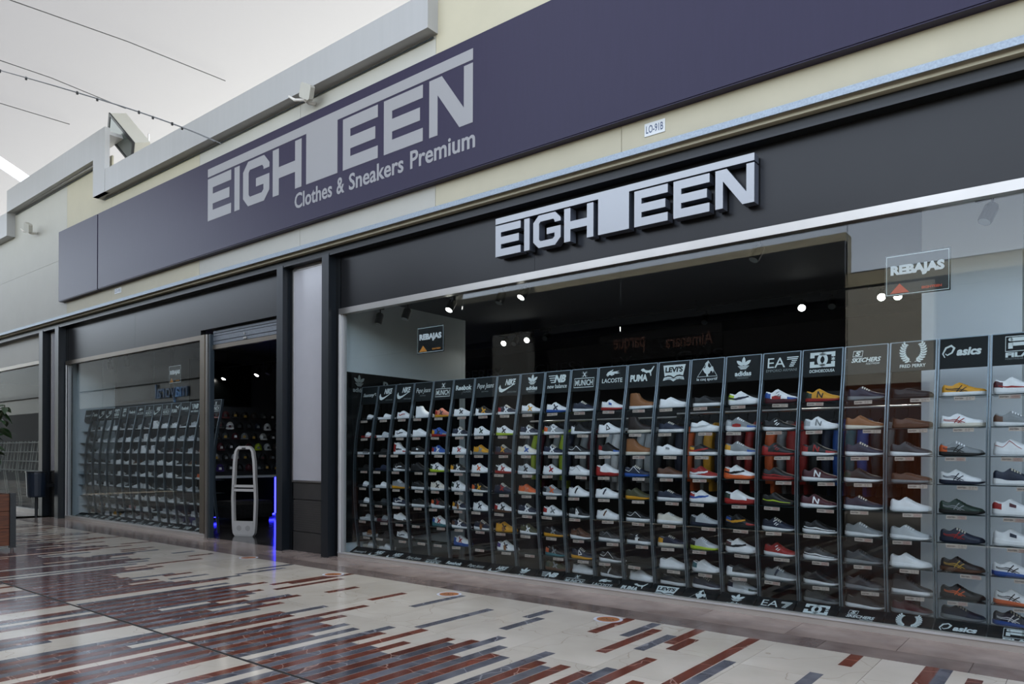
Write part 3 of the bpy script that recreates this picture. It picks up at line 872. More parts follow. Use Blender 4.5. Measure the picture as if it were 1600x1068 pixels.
def shoe_mesh(ty, part, arg=None):
    key = (ty, part, arg)
    if key in _SM:
        return _SM[key]
    mb = MB(); q = SH.get(ty)
    if part == 'upper':
        ts = [0, .3, .55, .75, .9]
        rows = []
        for x in XS:
            s_, T = gi(q['S'], x) - 0.003, gi(q['T'], x)
            opn = 0.03 < x < 0.335
            h = [(half_y(ty, x, t), s_ + (T - s_) * t) for t in ts]
            if opn:
                yr = half_y(ty, x, 1)
                h += [(yr, T), (yr * 0.82, T - 0.004), (yr * 0.7, s_ + 0.02), (0, s_ + 0.012)]
            else:
                h += [(half_y(ty, x, .97), s_ + (T - s_) * .97), (half_y(ty, x, .985) * .8, s_ + (T - s_) * .99), (half_y(ty, x, .985) * .4, T), (0, T)]
            ring = [(x * LS, -a, b) for a, b in h] + [(x * LS, a, b) for a, b in h[-2::-1]]
            rows.append(ring)
        n = len(rows[0])
        for i in range(len(rows) - 1):
            opn = 0.03 < XS[i] < 0.335 and 0.03 < XS[i + 1] < 0.335
            for j in range(n - 1):
                mi = 1 if (opn and 6 <= j <= n - 8) else 0
                mb.add([rows[i][j], rows[i + 1][j], rows[i + 1][j + 1], rows[i][j + 1]], [(0, 3, 2, 1)], mi)
        mb.add(rows[0], [tuple(range(n))]); mb.add(rows[-1], [tuple(range(n))[::-1]])
    elif part == 'sole':
        rows = []
        for x in XS:
            w = gi(WID, x) * 0.051 * 1.05 + 0.0025
            b, t = gi(q['B'], x), gi(q['S'], x) + 0.002
            xx = LS * (0.5 + (x - 0.5) * 1.025)
            rows.append([(xx, -w * .93, b), (xx, -w * 1.02, b + (t - b) * .35), (xx, -w, t), (xx, w, t), (xx, w * 1.02, b + (t - b) * .35), (xx, w * .93, b)])
        for i in range(len(rows) - 1):
            for j in range(6):
                j2 = (j + 1) % 6
                mb.add([rows[i][j], rows[i + 1][j], rows[i + 1][j2], rows[i][j2]], [(0, 3, 2, 1)])
        mb.add(rows[0], [tuple(range(6))]); mb.add(rows[-1], [tuple(range(6))[::-1]])
    elif part == 'laces':
        for x in (.40, .455, .51, .565):
            dx = 0.016
            ts = [.80, .9, .97, 1.0]
            for dxx in (0,):
                a = [spt(ty, x - dx, t, -1, 1.03) for t in ts] + [spt(ty, x - dx, t, 1, 1.03) for t in ts[::-1]]
                b = [spt(ty, x + dx, t, -1, 1.03) for t in ts] + [spt(ty, x + dx, t, 1, 1.03) for t in ts[::-1]]
                mb.add(a + b, [(k, 8 + k, 9 + k, k + 1) for k in range(7)])
    elif part == 'patch':
        x0, x1, t0, t1 = arg
        nx, ny = 6, 4
        for sd in (-1, 1):
            v = [spt(ty, x0 + (x1 - x0) * i / nx, t0 + (t1 - t0) * j / ny, sd, 1.022) for i in range(nx + 1) for j in range(ny + 1)]
            mb.add(v, [(i * (ny + 1) + j, (i + 1) * (ny + 1) + j, (i + 1) * (ny + 1) + j + 1, i * (ny + 1) + j + 1) for i in range(nx) for j in range(ny)])
    elif part == 'mark':
        st = {
         'X': [([(.36, .02), (.55, .72)], .05), ([(.36, .72), (.56, .02)], .05)],
         'N': [([(.36, .10), (.38, .72)], .035), ([(.38, .72), (.50, .12)], .035), ([(.50, .12), (.52, .72)], .035)],
         'v': [([(.22, .75), (.20, .45), (.25, .26), (.33, .28), (.45, .42), (.62, .68)], .035)],
         'a': [([(.10, .55), (.3, .45), (.58, .12)], .018), ([(.10, .42), (.3, .28), (.50, .06)], .016), ([(.34, .05), (.46, .75)], .02), ([(.42, .05), (.56, .68)], .02)],
         'f': [([(.02, .32), (.2, .25), (.4, .28), (.56, .5), (.66, .85)], .05), ([(.02, .22), (.25, .18), (.45, .3)], .04)],
         'p': [([(.36, .5), (.5, .5)], .06)],
         'l': [([(.05, .5), (.2, .42), (.34, .85)], .014), ([(.34, .85), (.6, .3)], .012)],
         's': [([(.34, .08), (.45, .9)], .055)],
         't': [([(.40, .3), (.47, .6)], .02), ([(.45, .25), (.53, .55)], .02), ([(.37, .55), (.45, .85)], .016)],
         'w': [([(.05, .30), (.3, .2), (.6, .22), (.9, .35)], .03)],
         'g': [([(.36, .1), (.36, .7)], .025), ([(.36, .7), (.52, .35)], .025), ([(.52, .35), (.36, .1)], .025)],
        }[arg]
        for pts, w in st:
            P = []
            for i in range(len(pts) - 1):
                for k in range(4):
                    f = k / 4
                    P.append((pts[i][0] + (pts[i + 1][0] - pts[i][0]) * f, pts[i][1] + (pts[i + 1][1] - pts[i][1]) * f))
            P.append(pts[-1])
            for sd in (-1,):
                v = []
                for i, p in enumerate(P):
                    a, b = P[max(0, i - 1)], P[min(len(P) - 1, i + 1)]
                    d = Vector(((b[0] - a[0]) * LS, (b[1] - a[1]) * 0.06)); d.normalize()
                    ww = w * LS * 0.5
                    nn = (-d.y * ww / LS, d.x * ww / 0.06)
                    v.append(spt(ty, p[0] + nn[0], min(.98, max(-.1, p[1] + nn[1])), sd, 1.028))
                    v.append(spt(ty, p[0] - nn[0], min(.98, max(-.1, p[1] - nn[1])), sd, 1.028))
                mb.add(v, [(2 * i, 2 * i + 1, 2 * i + 3, 2 * i + 2) for i in range(len(P) - 1)])
    elif part == 'footbed':
        rows = []
        for x in XS:
            w = gi(WID, x) * 0.051 * 1.06 + 0.002
            t = 0.026 + 0.006 * (1 - x)
            rows.append([(x * LS, -w * .95, 0.0), (x * LS, -w, t), (x * LS, -w * .85, t - 0.003), (x * LS, w * .85, t - 0.003), (x * LS, w, t), (x * LS, w * .95, 0.0)])
        for i in range(len(rows) - 1):
            for j in range(6):
                j2 = (j + 1) % 6
                mb.add([rows[i][j], rows[i + 1][j], rows[i + 1][j2], rows[i][j2]], [(0, 3, 2, 1)])
        mb.add(rows[0], [tuple(range(6))]); mb.add(rows[-1], [tuple(range(6))[::-1]])
    elif part == 'strap':
        nA = 10
        for off in (0.0, -0.004):
            g = []
            for i in range(7):
                x = .42 + .40 * i / 6
                w = gi(WID, x) * 0.051 * 1.06 + 0.003 + off
                hgt = (0.078 - 0.028 * i / 6) + off
                g.append([(x * LS + 0.012 * math.sin(math.pi * k / nA), -w * math.cos(math.pi * k / nA), 0.012 + (hgt - 0.012) * math.sin(math.pi * k / nA) ** .8) for k in range(nA + 1)])
            for i in range(6):
                for k in range(nA):
                    mb.add([g[i][k], g[i + 1][k], g[i + 1][k + 1], g[i][k + 1]], [(0, 1, 2, 3)])
    ms = {'upper': 2}.get(part, 1)
    me = mb.mesh('shoe_' + part, [None] * ms, smooth=True)
    if part in ('upper',):
        me.polygons.foreach_set('material_index', mb.m)
    _SM[key] = me
    return me

def part_obj(name, me, parent, mats):
    o = obj(name, me, parent)
    for i, m in enumerate(mats):
        o.material_slots[i].link = 'OBJECT'
        o.material_slots[i].material = m
    return o

MARKW = dict(X='cross', N='side letter', v='curved flash', a='crossed stripes', f='swept stripe', p='patch', l='outline', s='strap', t='print', w='wave line', g='triangle')
KIND = dict(r=('running_shoe', 'running shoe'), c=('court_sneaker', 'flat sneaker'), k=('chunky_sneaker', 'chunky sneaker'), h=('high_top_sneaker', 'high-top sneaker'),
            b=('ankle_boot', 'ankle boot'), o=('slip_on_shoe', 'slip-on shoe'), s=('slide_sandal', 'slide sandal'))
CN = dict(lightgrey='silver', darkbrown='dark brown', tiger='tiger-print')
def cn(c): return CN.get(c, c)

def shoe(spec, loc, rz, where, group, full=True):
    q = spec.split()
    ty = q[0]; nm, kd = KIND[ty]
    up, so = q[1], q[2]
    mk = q[3] if len(q) > 3 and q[3] != '0' else None
    mc = q[4] if mk else None
    rest_ = [c for c in q[(5 if mk else 4):]]
    if ty == 's':
        lab = '%s %s with %s strap, %s' % (cn(up), kd, cn(so), where)
    elif mk:
        lab = '%s %s with %s %s, %s' % (cn(up), kd if len(MARKW[mk].split()) == 1 else kd.split()[-1], cn(mc), MARKW[mk], where)
    elif rest_:
        lab = '%s %s with %s heel, %s' % (cn(up), kd, cn(rest_[0]), where)
    else:
        lab = '%s %s with %s sole, %s' % (cn(up), kd, cn(so), where)
    r = thing(nm, lab, 'shoe', loc, rz, group)
    if ty == 's':
        part_obj('footbed', shoe_mesh('s', 'footbed'), r, [pal(up)])
        part_obj('strap', shoe_mesh('s', 'strap'), r, [pal(so)])
        for c in r.children:
            c.location.x = -LS / 2
        return r
    part_obj('upper', shoe_mesh(ty, 'upper'), r, [pal(up), M_lining])
    part_obj('sole', shoe_mesh(ty, 'sole'), r, [pal(so)])
    if full:
        if ty != 'o':
            lc = 'white' if up in ('white', 'cream', 'grey', 'lightgrey') else ('black' if up in ('black', 'charcoal', 'darkbrown') else ('cream' if up in ('navy',) else up))
            part_obj('laces', shoe_mesh(ty, 'laces'), r, [mat('lace_' + lc, PAL[lc], 0.7, var=0.1, scale=80)])
        if mk:
            part_obj('side_mark', shoe_mesh(ty, 'mark', mk), r, [pal(mc)])
        if rest_:
            part_obj('heel_panel', shoe_mesh(ty, 'patch', (0.0, .2, 0.0, .82)), r, [pal(rest_[0])])
        if len(rest_) > 1:
            part_obj('toe_panel', shoe_mesh(ty, 'patch', (.72, 1.0, 0.0, .55)), r, [pal(rest_[1])])
        if len(rest_) > 2:
            part_obj('side_panel', shoe_mesh(ty, 'patch', (.24, .52, 0.0, .38)), r, [pal(rest_[2])])
    else:
        part_obj('laces', shoe_mesh(ty, 'laces'), r, [mat('lace_grey', PAL['grey'], 0.7)])
    for c in r.children:
        c.location.x = -LS / 2
    return r

# ------------------------------------------------------------------ shoe display columns
PROF = [(0.30, 0.085), (0.282, 0.25), (0.253, 0.46), (0.232, 0.68), (0.222, 0.895), (0.222, 1.115), (0.228, 1.325), (0.25, 1.54), (0.288, 1.775), (0.335, 1.985), (0.37, 2.215)]
SHELF_Z = [1.775, 1.54, 1.325, 1.115, 0.895, 0.68, 0.46, 0.25, 0.085]
def yfront(z):
    return float(np.interp(z, [p[1] for p in PROF], [p[0] for p in PROF]))
PITCH = 0.3371
_DM = {}
def display_meshes():
    fine = [(yfront(z), z) for z in np.linspace(0.03, 2.22, 26)]
    poly = [(y, z) for y, z in fine] + [(y + 0.04, z) for y, z in fine[::-1]]
    mb = MB()
    n = len(fine)
    for k in range(n - 1):
        a, b = fine[k], fine[k + 1]
        mb.prism([(a[0], a[1]), (a[0] + 0.04, a[1]), (b[0] + 0.04, b[1]), (b[0], b[1])], 'x', -0.004, 0.004)
    _DM['rail'] = mb.mesh('rail', [M_rail])
    mb = MB()
    for k in range(n - 1):
        a, b = fine[k], fine[k + 1]
        mb.prism([(a[0] - 0.004, a[1]), (a[0], a[1]), (b[0], b[1]), (b[0] - 0.004, b[1])], 'x', -0.005, 0.005)
    _DM['tip'] = mb.mesh('rail_edge', [M_railtip])
    _DM['shelf'] = MB().box(-0.154, 0.154, 0.0, 0.2, -0.006, 0.0).mesh('shelf', [M_shelf])
    _DM['header'] = MB().box(-0.156, 0.156, -0.004, 0.004, -0.116, 0.116).mesh('header_board', [M_header])
    _DM['cap'] = MB().box(-0.158, 0.158, -0.006, 0.006, 0.116, 0.122).mesh('top_edge', [M_railtip])
    _DM['base'] = MB().box(-0.164, 0.164, -0.002, 0.002, -0.108, 0.108).mesh('base_board', [M_header])
    _DM['tag'] = MB().box(-0.066, 0.066, -0.001, 0.001, -0.014, 0.014).mesh('price_tag', [M_tag])
    a = MB(); a.text('EIGHTEEN', -0.033, 0, w=0.052, h=0.011, bold=0.03); a.text('NOVEDAD', 0.033, 0, w=0.046, h=0.012, bold=0.02, mi=1)
    a.stroke([(0.006, -0.0105), (0.06, -0.0105), (0.06, 0.0105), (0.006, 0.0105)], 0.0022, mi=1, closed=True)
    _DM['novedad'] = a.mesh('lettering', [M_tagtxt, M_tagred])
    a = MB(); a.text('EIGHTEEN', -0.033, 0, w=0.052, h=0.011, bold=0.03); a.text('39 40 41', 0.035, 0.005, w=0.05, h=0.006, bold=0.01); a.text('42 43', 0.026, -0.006, w=0.03, h=0.006, bold=0.01)
    _DM['sizes'] = a.mesh('lettering', [M_tagtxt])
_DM['hang'] = MB().box(-0.016, 0.016, -0.001, 0.001, -0.055, 0.0).box(-0.001, 0.001, -0.001, 0.001, 0.0, 0.03).mesh('hang_tag', [None])
display_meshes()

def display(x0, look, where, group, logo, full, tags, rr):
    xc = x0 + PITCH / 2
    r = thing('display_column', 'grey shoe display column with %s on its header, %s' % (look, where), 'display stand', (xc, 0, 0), 0, group)
    for sd in (-1, 1):
        ra = obj('rail', _DM['rail'], r, (sd * (PITCH / 2 - 0.009), 0, 0))
        obj('rail_edge', _DM['tip'], ra)
    for k, z in enumerate(SHELF_Z):
        if k < 8:
            obj('shelf', _DM['shelf'], r, (0, yfront(z) + 0.004, z))
        if tags and k < 8:
            zz = z - 0.022
            t = obj('price_tag', _DM['tag'], r, (rr.uniform(-0.05, 0.07), yfront(zz) - 0.002, zz), (rr.uniform(-.15, .05), rr.uniform(-.03, .03), 0))
            if full:
                obj('lettering', _DM['novedad' if rr.random() < 0.55 else 'sizes'], t, (0, -0.0016, 0), (R90, 0, 0))
    tilt = math.atan2(0.035, 0.23)
    h = obj('header_board', _DM['header'], r, (0, (0.335 + 0.37) / 2 + 0.004, 2.10), (-tilt, 0, 0))
    obj('top_edge', _DM['cap'], h)
    if logo:
        obj('logo', logo_mesh(logo), h, (0, -0.0052, 0.0), (R90, 0, 0))
    b = obj('base_board', _DM['base'], r, (0, 0.193, 0.050), (-(R90 - math.radians(26)), 0, 0))
    if logo:
        lo = obj('logo', logo_mesh(logo), b, (0, -0.0035, 0.0), (R90, 0, 0))
        lo.scale = (0.95, 0.95, 1)
    return r

RIGHT = [
 ('slanted script lettering', lg_saucony, ['s black white', 's red white', 's white black', 's black black', 's black white', 's charcoal white', 's white lightgrey', 's white tiger', 's cream white']),
 ('bold lettering over a curved tick', lg_nike, ['s white white', 's white lightgrey', 's black black', 's navy navy', 's white white', 's black charcoal', 's maroon grey', 's black black', 's white white']),
 ('bold lettering over a curved tick', lg_nike, ['c white white v red', 'c white white v black', 'h white white v black red red', 'r black white v white', 'r grey yellow 0 grey', 'r navy white v white', 'k white black 0 white black', 'r white black v navy', '-']),
 ('thin handwritten lettering', lg_pepe, ['h white white', 'c white white', 'c black white p white', 'r black black', 'c black white', 'c black white', '-', '-', '-']),
 ('a cross above boxed lettering', lg_munich, ['r salmon yellow X navy red', 'r blue red X black yellow grey', 'r blue white X white red', 'r white lime X navy green', 'r cream white X black', 'k black white X red orange', 'k white teal X red blue', '-', '-']),
 ('wide rounded lettering', lg_reebok, ['c white white X black', 'r navy white X white', 'c white white X red', 'r black white X white yellow', 'k white white X black green', 'r navy white X white yellow', 'r navy white X white brown', 'k white blue X red blue', '-']),
 ('thin handwritten lettering', lg_pepe, ['r black white X yellow white', 'r white white X green', 'r yellow grey X grey', 'r white white X orange', 'r black white X yellow orange', 'r white white X navy', 'r navy white X brown', '-', '-']),
 ('bold lettering over a curved tick', lg_nike, ['r navy white X white red', 'r white lime X black', 'r navy maroon X yellow', 'r white red X red black', 'r navy navy X red', 'r white brown X black red', 'r yellow yellow X black', 'r white white X navy purple', '-']),
 ('a three-leaf emblem', lg_adidas, ['r white grey X yellow', 'r navy white X white', 'r cream white X blue', 'r lightgrey white X black', 'r orange cream X salmon', 'r navy white X white', 'r olive white X white', '-', '-']),
 ('two slanted striped capitals', lg_nb, ['r white blue X navy', 'r grey white X white orange', 'r navy white X white', 'r white white X red', 'r grey white X orange black', 'r white white X grey red', 'r black yellow X grey', 'r black teal X grey orange', 'r olive brown X grey green']),
 ('a cross above boxed lettering', lg_munich, ['r navy white', 'r black white 0 white', 'c black white l white', 'c white white l black', 'r white white s black', 'r black white g white', 'r brown white g black', 'r navy yellow g white', 'c white white']),
 ('a crocodile emblem', lg_lacoste, ['r white red p blue', 'r white white g black', 'k black white 0 red blue', 'k white red 0 red', 'c white white s navy', 'c white white s brown', 'c charcoal white l grey', 'r black white l white', 'r black white s white']),
 ('a leaping cat emblem', lg_puma, ['b tan white', 'b darkbrown cream', 'b tan cream', 'r navy blue l white', 'r olive yellow 0 olive', 'c black white l white', 'c black white t white', '-', 'c white white']),
 ('a wing-shaped badge', lg_levis, ['c white white', 'c navy white', 'c white white p grey', 'c brown white', 'c navy white', 'c cream white', 'c navy cream 0 yellow', 'c white white', 'c black white']),
 ('a rooster in a triangle', lg_lecoq, ['c black white', 'c white white f lightgrey', 'c black white f red yellow', 'r red white f white', 'r white white f blue red', 'r lightgrey navy 0 charcoal', 'r lightgrey lime 0 black', 'r white white 0 teal', 'r navy white']),
 ('a three-leaf emblem', lg_adidas, ['k white white f navy lime', 'k grey white 0 lightgrey blue red', 'k grey white 0 yellow blue', 'k white orange f black orange', 'k white red 0 green red', 'k black black f yellow blue red', 'k white white f black maroon', 'c black white 0 white', 'k lightgrey white 0 navy green']),
 ('thin capitals with a striped figure', lg_ea7, ['k white maroon t grey blue blue red', 'r black white t white', 'r black red t red red', 'r black red w red', 'r black black w lime', 'r navy white t white', 'r red white t white', 'r grey white s navy', '-']),
 ('two interlocked capitals and a star', lg_dc, ['r yellow red N black green', 'r white white N grey lightgrey', 'r black white N red red red', 'r maroon white N white', 'r maroon white N white', 'r black white w white', 'r charcoal white w white', 'r black white', 'r charcoal grey']),
 ('a small boxed letter above slanted capitals', lg_skechers, ['r navy grey', 'r tan cream', 'r navy white', 'r black white 0 green', 'r navy white', 'r grey white', 'r charcoal grey', 'r charcoal grey', 'r black white']),
 ('a laurel wreath emblem', lg_laurel, ['o black black', 'o brown brown', 'r charcoal white', 'o brown grey', 'r white white', 'r lightgrey white', 'r white white', 'h charcoal white', 'r maroon grey']),
 ('a spiral beside rounded lettering', lg_asics, ['c yellow white a black', 'c white cream a red', 'r grey black a black orange', 'r white navy a navy', 'r green black a grey', 'r navy navy a red', 'r darkbrown brown a gold', 'r black black a orange', 'r navy grey']),
 ('a large boxed capital letter', lg_fila, ['k white white w red maroon', 'r grey white 0 brown', 'k white white l red', 'k navy white', 'k white white p maroon red', 'k white white p navy', 'r white blue a black', 'r white orange a black', 'r navy blue a white']),
]
def fill_right():
    rr = random.Random(3)
    for i, (look, fn, shoes) in enumerate(RIGHT):
        x0 = -7.68 + i * PITCH
        where = '%s column from the grey pillar' % ORD[i + 1]
        display(x0, look, where, 'shoe display columns in the wide window', fn, True, True, rr)
        for k, sp in enumerate(shoes):
            if sp == '-':
                continue
            z = SHELF_Z[k] if k < 8 else 0.094
            y = yfront(z) + 0.082 + rr.uniform(-.008, .012)
            so_ = shoe(sp, (x0 + PITCH / 2 + rr.uniform(-.006, .006), y, z + 0.0005), math.radians(rr.uniform(-7, 3)),
                 '%s, %s' % ('top shelf' if k == 0 else ('bottom row' if k == 8 else ORD[k + 1] + ' shelf down'), where), 'shoes in the wide window')
            hc = {(6, 6): 'tan', (7, 7): 'tan', (8, 7): 'tan', (8, 8): 'tan', (11, 6): 'white', (13, 7): 'white'}.get((i + 1, k + 1))
            if hc:
                hq = obj('hang_tag', _DM['hang'], so_, (-0.01, -0.057, 0.062), (0.12, 0.06, 0))
                hq.material_slots[0].link = 'OBJECT'; hq.material_slots[0].material = pal(hc)
fill_right()

LEFT_ROWS = [
 'wkwwwxkgkhwwkgk', 'wkwgggwghgwwggg', 'gkggwnwghhkmkgo', 'kkkkgwwbgwwwkbk', 'wkkgkwkgwkwwkko', 'bwkwkgkwwkkkggk', 'gkkkkgkwwwggkkk', 'gwbwgkpgwkggkgg', 'gbkgygggkwwgkgk']
LEFT_C = dict(w='c white white', k='r black white', x='h black white', g='c lightgrey white', h='h white white', n='r navy white', m='r maroon white', b='r brown cream', o='r orange white', p='r pink white', y='r yellow cream')
def fill_left():
    rr = random.Random(9)
    x_end = -10.85 - 0.337
    N = 16
    logos = [lg_munich, lg_adidas, lg_nb, lg_reebok, lg_puma, lg_munich, lg_nike, lg_munich, lg_lacoste, lg_reebok, lg_fila, lg_dc, lg_nike, lg_nike, lg_asics, lg_saucony]
    looks = {lg_munich: 'a cross above boxed lettering', lg_adidas: 'a three-leaf emblem', lg_nb: 'two slanted striped capitals', lg_reebok: 'wide rounded lettering', lg_puma: 'a leaping cat emblem',
             lg_nike: 'bold lettering over a curved tick', lg_lacoste: 'a crocodile emblem', lg_fila: 'a large boxed capital letter', lg_dc: 'two interlocked capitals', lg_asics: 'a spiral beside lettering', lg_saucony: 'slanted script lettering'}
    for i in range(N):
        x0 = x_end - (i + 1) * 0.333
        where = '%s column from the doorway' % ORD[i + 1]
        display(x0, looks[logos[i]], where, 'shoe display columns in the dim window', logos[i], False, False, rr)
        if i >= 15 or i == 0:
            continue
        for k, row in enumerate(LEFT_ROWS):
            ch = row[15 - i] if 15 - i < len(row) else row[-1]
            z = SHELF_Z[k] if k < 8 else 0.094
            sp = LEFT_C[ch]
            shoe(sp, (x0 + PITCH / 2, yfront(z) + 0.09, z + 0.0005), math.radians(rr.uniform(-14, 14) + (180 if rr.random() < .3 else 0)),
                 '%s, %s' % ('top shelf' if k == 0 else ('bottom row' if k == 8 else ORD[k + 1] + ' shelf down'), where), 'shoes in the dim window', full=False)
fill_left()

# ------------------------------------------------------------------ inside of the shop
def interior():
    o = MB().box(-17.2, 3.0, 0.02, 5.2, -0.2, -0.001).build('floor', M_int_floor)
    struct(o, 'dark polished floor inside the shop')
    o = MB().box(-17.2, 3.0, 0.05, 5.2, 3.42, 3.5).build('ceiling', M_int_ceil)
    struct(o, 'dark grey ceiling inside the shop')
    o = MB().box(-17.2, 3.0, 4.9, 5.1, 0, 3.42).build('wall_back', M_int_dark)
    struct(o, 'dark back wall of the shop')
    o = MB().box(-7.80, -7.705, 0.05, 2.45, 0, 3.42).build('wall_side', M_int_wall)
    struct(o, 'pale wall closing the end of the wide window')
    o = MB().box(-16.75, -16.5, 0.05, 1.0, 0, 3.42).build('wall_left', M_int_wall)
    struct(o, 'pale wall closing the far end of the dim window')
    o = MB().box(-16.75, -13.95, 0.95, 1.05, 0, 3.42).build('wall_partition', M_int_grey)
    struct(o, 'grey partition behind the dim window')
    o = MB().box(-14.1, -13.95, 1.05, 4.9, 0, 3.42).build('wall_caps', M_int_grey)
    struct(o, 'grey wall carrying the caps')
    o = MB().box(2.6, 2.8, 0.05, 4.9, 0, 3.42).build('wall_right', M_int_dark)
    struct(o, 'dark end wall of the shop')
    o = MB().box(-1.13, -0.44, 0.85, 1.25, 0, 3.42).build('wall_pier', M_int_white)
    struct(o, 'white plastered pier inside the wide window')
        # black logo panel on the side wall
    p = thing('wall_panel', 'black slatted panel with white logos on the pale side wall', 'panel', (-7.70, 0.1, 0.16))
    MB().box(0, 0.012, 0.0, 2.2, 0, 2.25).build('backing', M_black, p)
    for k in range(20):
        MB().box(0.012, 0.02, 0.02 + k * 0.1, 0.10 + k * 0.1, 0.02, 1.86).build('slat', M_black, p)
    lm = MB(); trefoil(lm, 0.0, 0.06, 0.17); lm.text('adidas', 0, -0.02, w=0.21, h=0.06, bold=0.035)
    lm.build('logo', M_logo_dim, p, loc=(0.022, 0.22, 2.04), rot=(R90, 0, R90))
    MB().text('Reebok', 0, 0, w=0.62, h=0.13, bold=0.03).build('logo', M_logo_dim, p, loc=(0.022, 0.95, 2.1), rot=(R90, 0, R90))
    # dark band with brand names on the back wall
    b = thing('name_board', 'dark board with faint capital names high on the back wall', 'sign', (-6.5, 4.88, 2.7))
    MB().box(-3.6, 8.0, -0.03, 0, -0.1, 0.55).build('board', M_black, b)
    for t, x, w in (('BERRY', -2.9, 1.0), ('GUESS', -1.1, 1.1), ('EX', 0.2, 0.4), ('GAS', 1.6, 0.8)):
        MB().text(t, x, 0, w=w, h=0.2, bold=0.0).build('lettering', mat('faint_print', '#34373a', 0.5), b, loc=(0, -0.034, 0.2), rot=(R90, 0, 0))
    # black hanging boards (big screens switched off)
    q = thing('screen', 'large black screen hung above the shelves of the dim window', 'screen', (-15.1, 0.9, 2.42))
    MB().box(-1.15, 1.15, -0.02, 0.04, 0, 0.92).build('panel', M_black, q)
    MB().box(-1.16, 1.16, -0.024, 0.03, -0.012, 0).box(-1.16, 1.16, -0.024, 0.03, 0.92, 0.932).build('frame', M_steel_dark, q)
    q = thing('screen', 'black screen mounted high on the cap wall inside the doorway', 'screen', (-13.93, 1.95, 2.33))
    MB().box(0, 0.05, -0.7, 0.62, 0, 0.86).build('panel', M_black, q)
    MB().box(0, 0.055, -0.71, 0.63, -0.012, 0).box(0, 0.055, 0.62, 0.63, 0, 0.86).build('frame', M_steel_dark, q)
interior()

# track lights
def track(x0, x1, y, z, lab):
    t = thing('light_track', lab, 'light track', ((x0 + x1) / 2, y, z))
    h = (x1 - x0) / 2
    MB().box(-h, h, -0.017, 0.017, 0, 0.02).build('rail', M_lampblack, t)
    for k in range(4):
        xx = -h + 0.2 + k * (2 * h - 0.4) / 3
        MB().tube([(xx, 0, 0.02), (xx, 0, 3.42 - z)], 0.004, 6).build('hanger', M_lampblack, t)
def spot(x, y, z, lit, tiltx, rz, lab):
    t = thing('track_spotlight', lab, 'spotlight', (x, y, z), rz, 'track spotlights in the shop')
    MB().box(-0.09, 0.09, -0.016, 0.016, -0.045, 0).build('adapter', M_lampblack, t)
    MB().tube([(0.04, 0, -0.045), (0.04, 0, -0.11)], 0.009, 8).build('stem', M_lampblack, t)
    h = MB()
    h.tube([(0, 0, 0.0), (0, 0, -0.02), (0, 0, -0.13), (0, 0, -0.15)], [0.04, 0.05, 0.05, 0.047], 14)
    ho = h.build('head', M_lampblack, t, smooth=False, loc=(0.04, 0, -0.10), rot=(tiltx, 0.12, 0))
    l = MB(); l.disc(0, 0, 0.042, z=-0.1515, seg=16); l.build('lens', M_lens_on if lit else M_lens_off, ho)
    if lit:
        ld = bpy.data.lights.new('spot_lamp', 'SPOT')
        ld.energy = 32 if y < 1 else 8; ld.spot_size = math.radians(75); ld.spot_blend = 0.6; ld.color = (1, 0.96, 0.9); ld.shadow_soft_size = 0.04
        lo = bpy.data.objects.new('spot_lamp', ld); COL.objects.link(lo); lo.parent = ho; lo.location = (0, 0, -0.16)
def lights():
    track(-7.65, 2.4, 0.55, 3.32, 'black light track just inside the wide window')
    track(-7.6, 2.4, 3.2, 3.3, 'black light track deep in the shop behind the wide window')
    track(-13.86, -9.0, 1.9, 3.06, 'black light track seen through the doorway')
    track(-16.3, -11.3, 0.6, 3.32, 'black light track just inside the dim window')
    A = [(-7.58, 0, .25), (-7.04, 0, -.35), (-6.22, 1, .25), (-5.43, 0, -.4), (-5.07, 1, .3), (-2.41, 0, .5), (-0.64, 0, .5)]
    n = ['first', 'second', 'third', 'fourth', 'fifth', 'sixth', 'seventh']
    for k, (x, l, tx) in enumerate(A):
        spot(x, 0.55, 3.32, l, -abs(tx) - (0.3 if l else 0), 0.4 - k * 0.15, '%s black spotlight, %s from the grey pillar on the window track' % ('lit' if l else 'unlit', n[k]))
    B = [(-7.52, 1, .5), (-7.32, 0, -.3), (-7.05, 1, .55), (-6.7, 0, .5), (-4.1, 0, .2), (-2.85, 1, .5), (-2.5, 0, .3), (-1.97, 1, .6), (-1.8, 1, .5)]
    n = ['first', 'second', 'third', 'fourth', 'fifth', 'sixth', 'seventh', 'eighth', 'ninth']
    for k, (x, l, tx) in enumerate(B):
        spot(x, 3.2, 3.3, l, -abs(tx) - 0.5, 0.3, '%s black spotlight, %s along the track deep in the shop' % ('lit' if l else 'unlit', n[k]))
    for k, (x, l) in enumerate(((-13.74, 1), (-12.57, 1), (-12.2, 0))):
        spot(x, 1.9, 3.06, l, -0.5, 0.3, '%s black spotlight, %s from the cap wall beyond the doorway' % ('lit' if l else 'unlit', ORD[k + 1]))
    for k, x in enumerate((-16.0, -15.2)):
        spot(x, 0.6, 3.32, 0, 0.2, 0.3, 'unlit black spotlight, %s from the far end of the dim window' % ORD[k + 1])
lights()

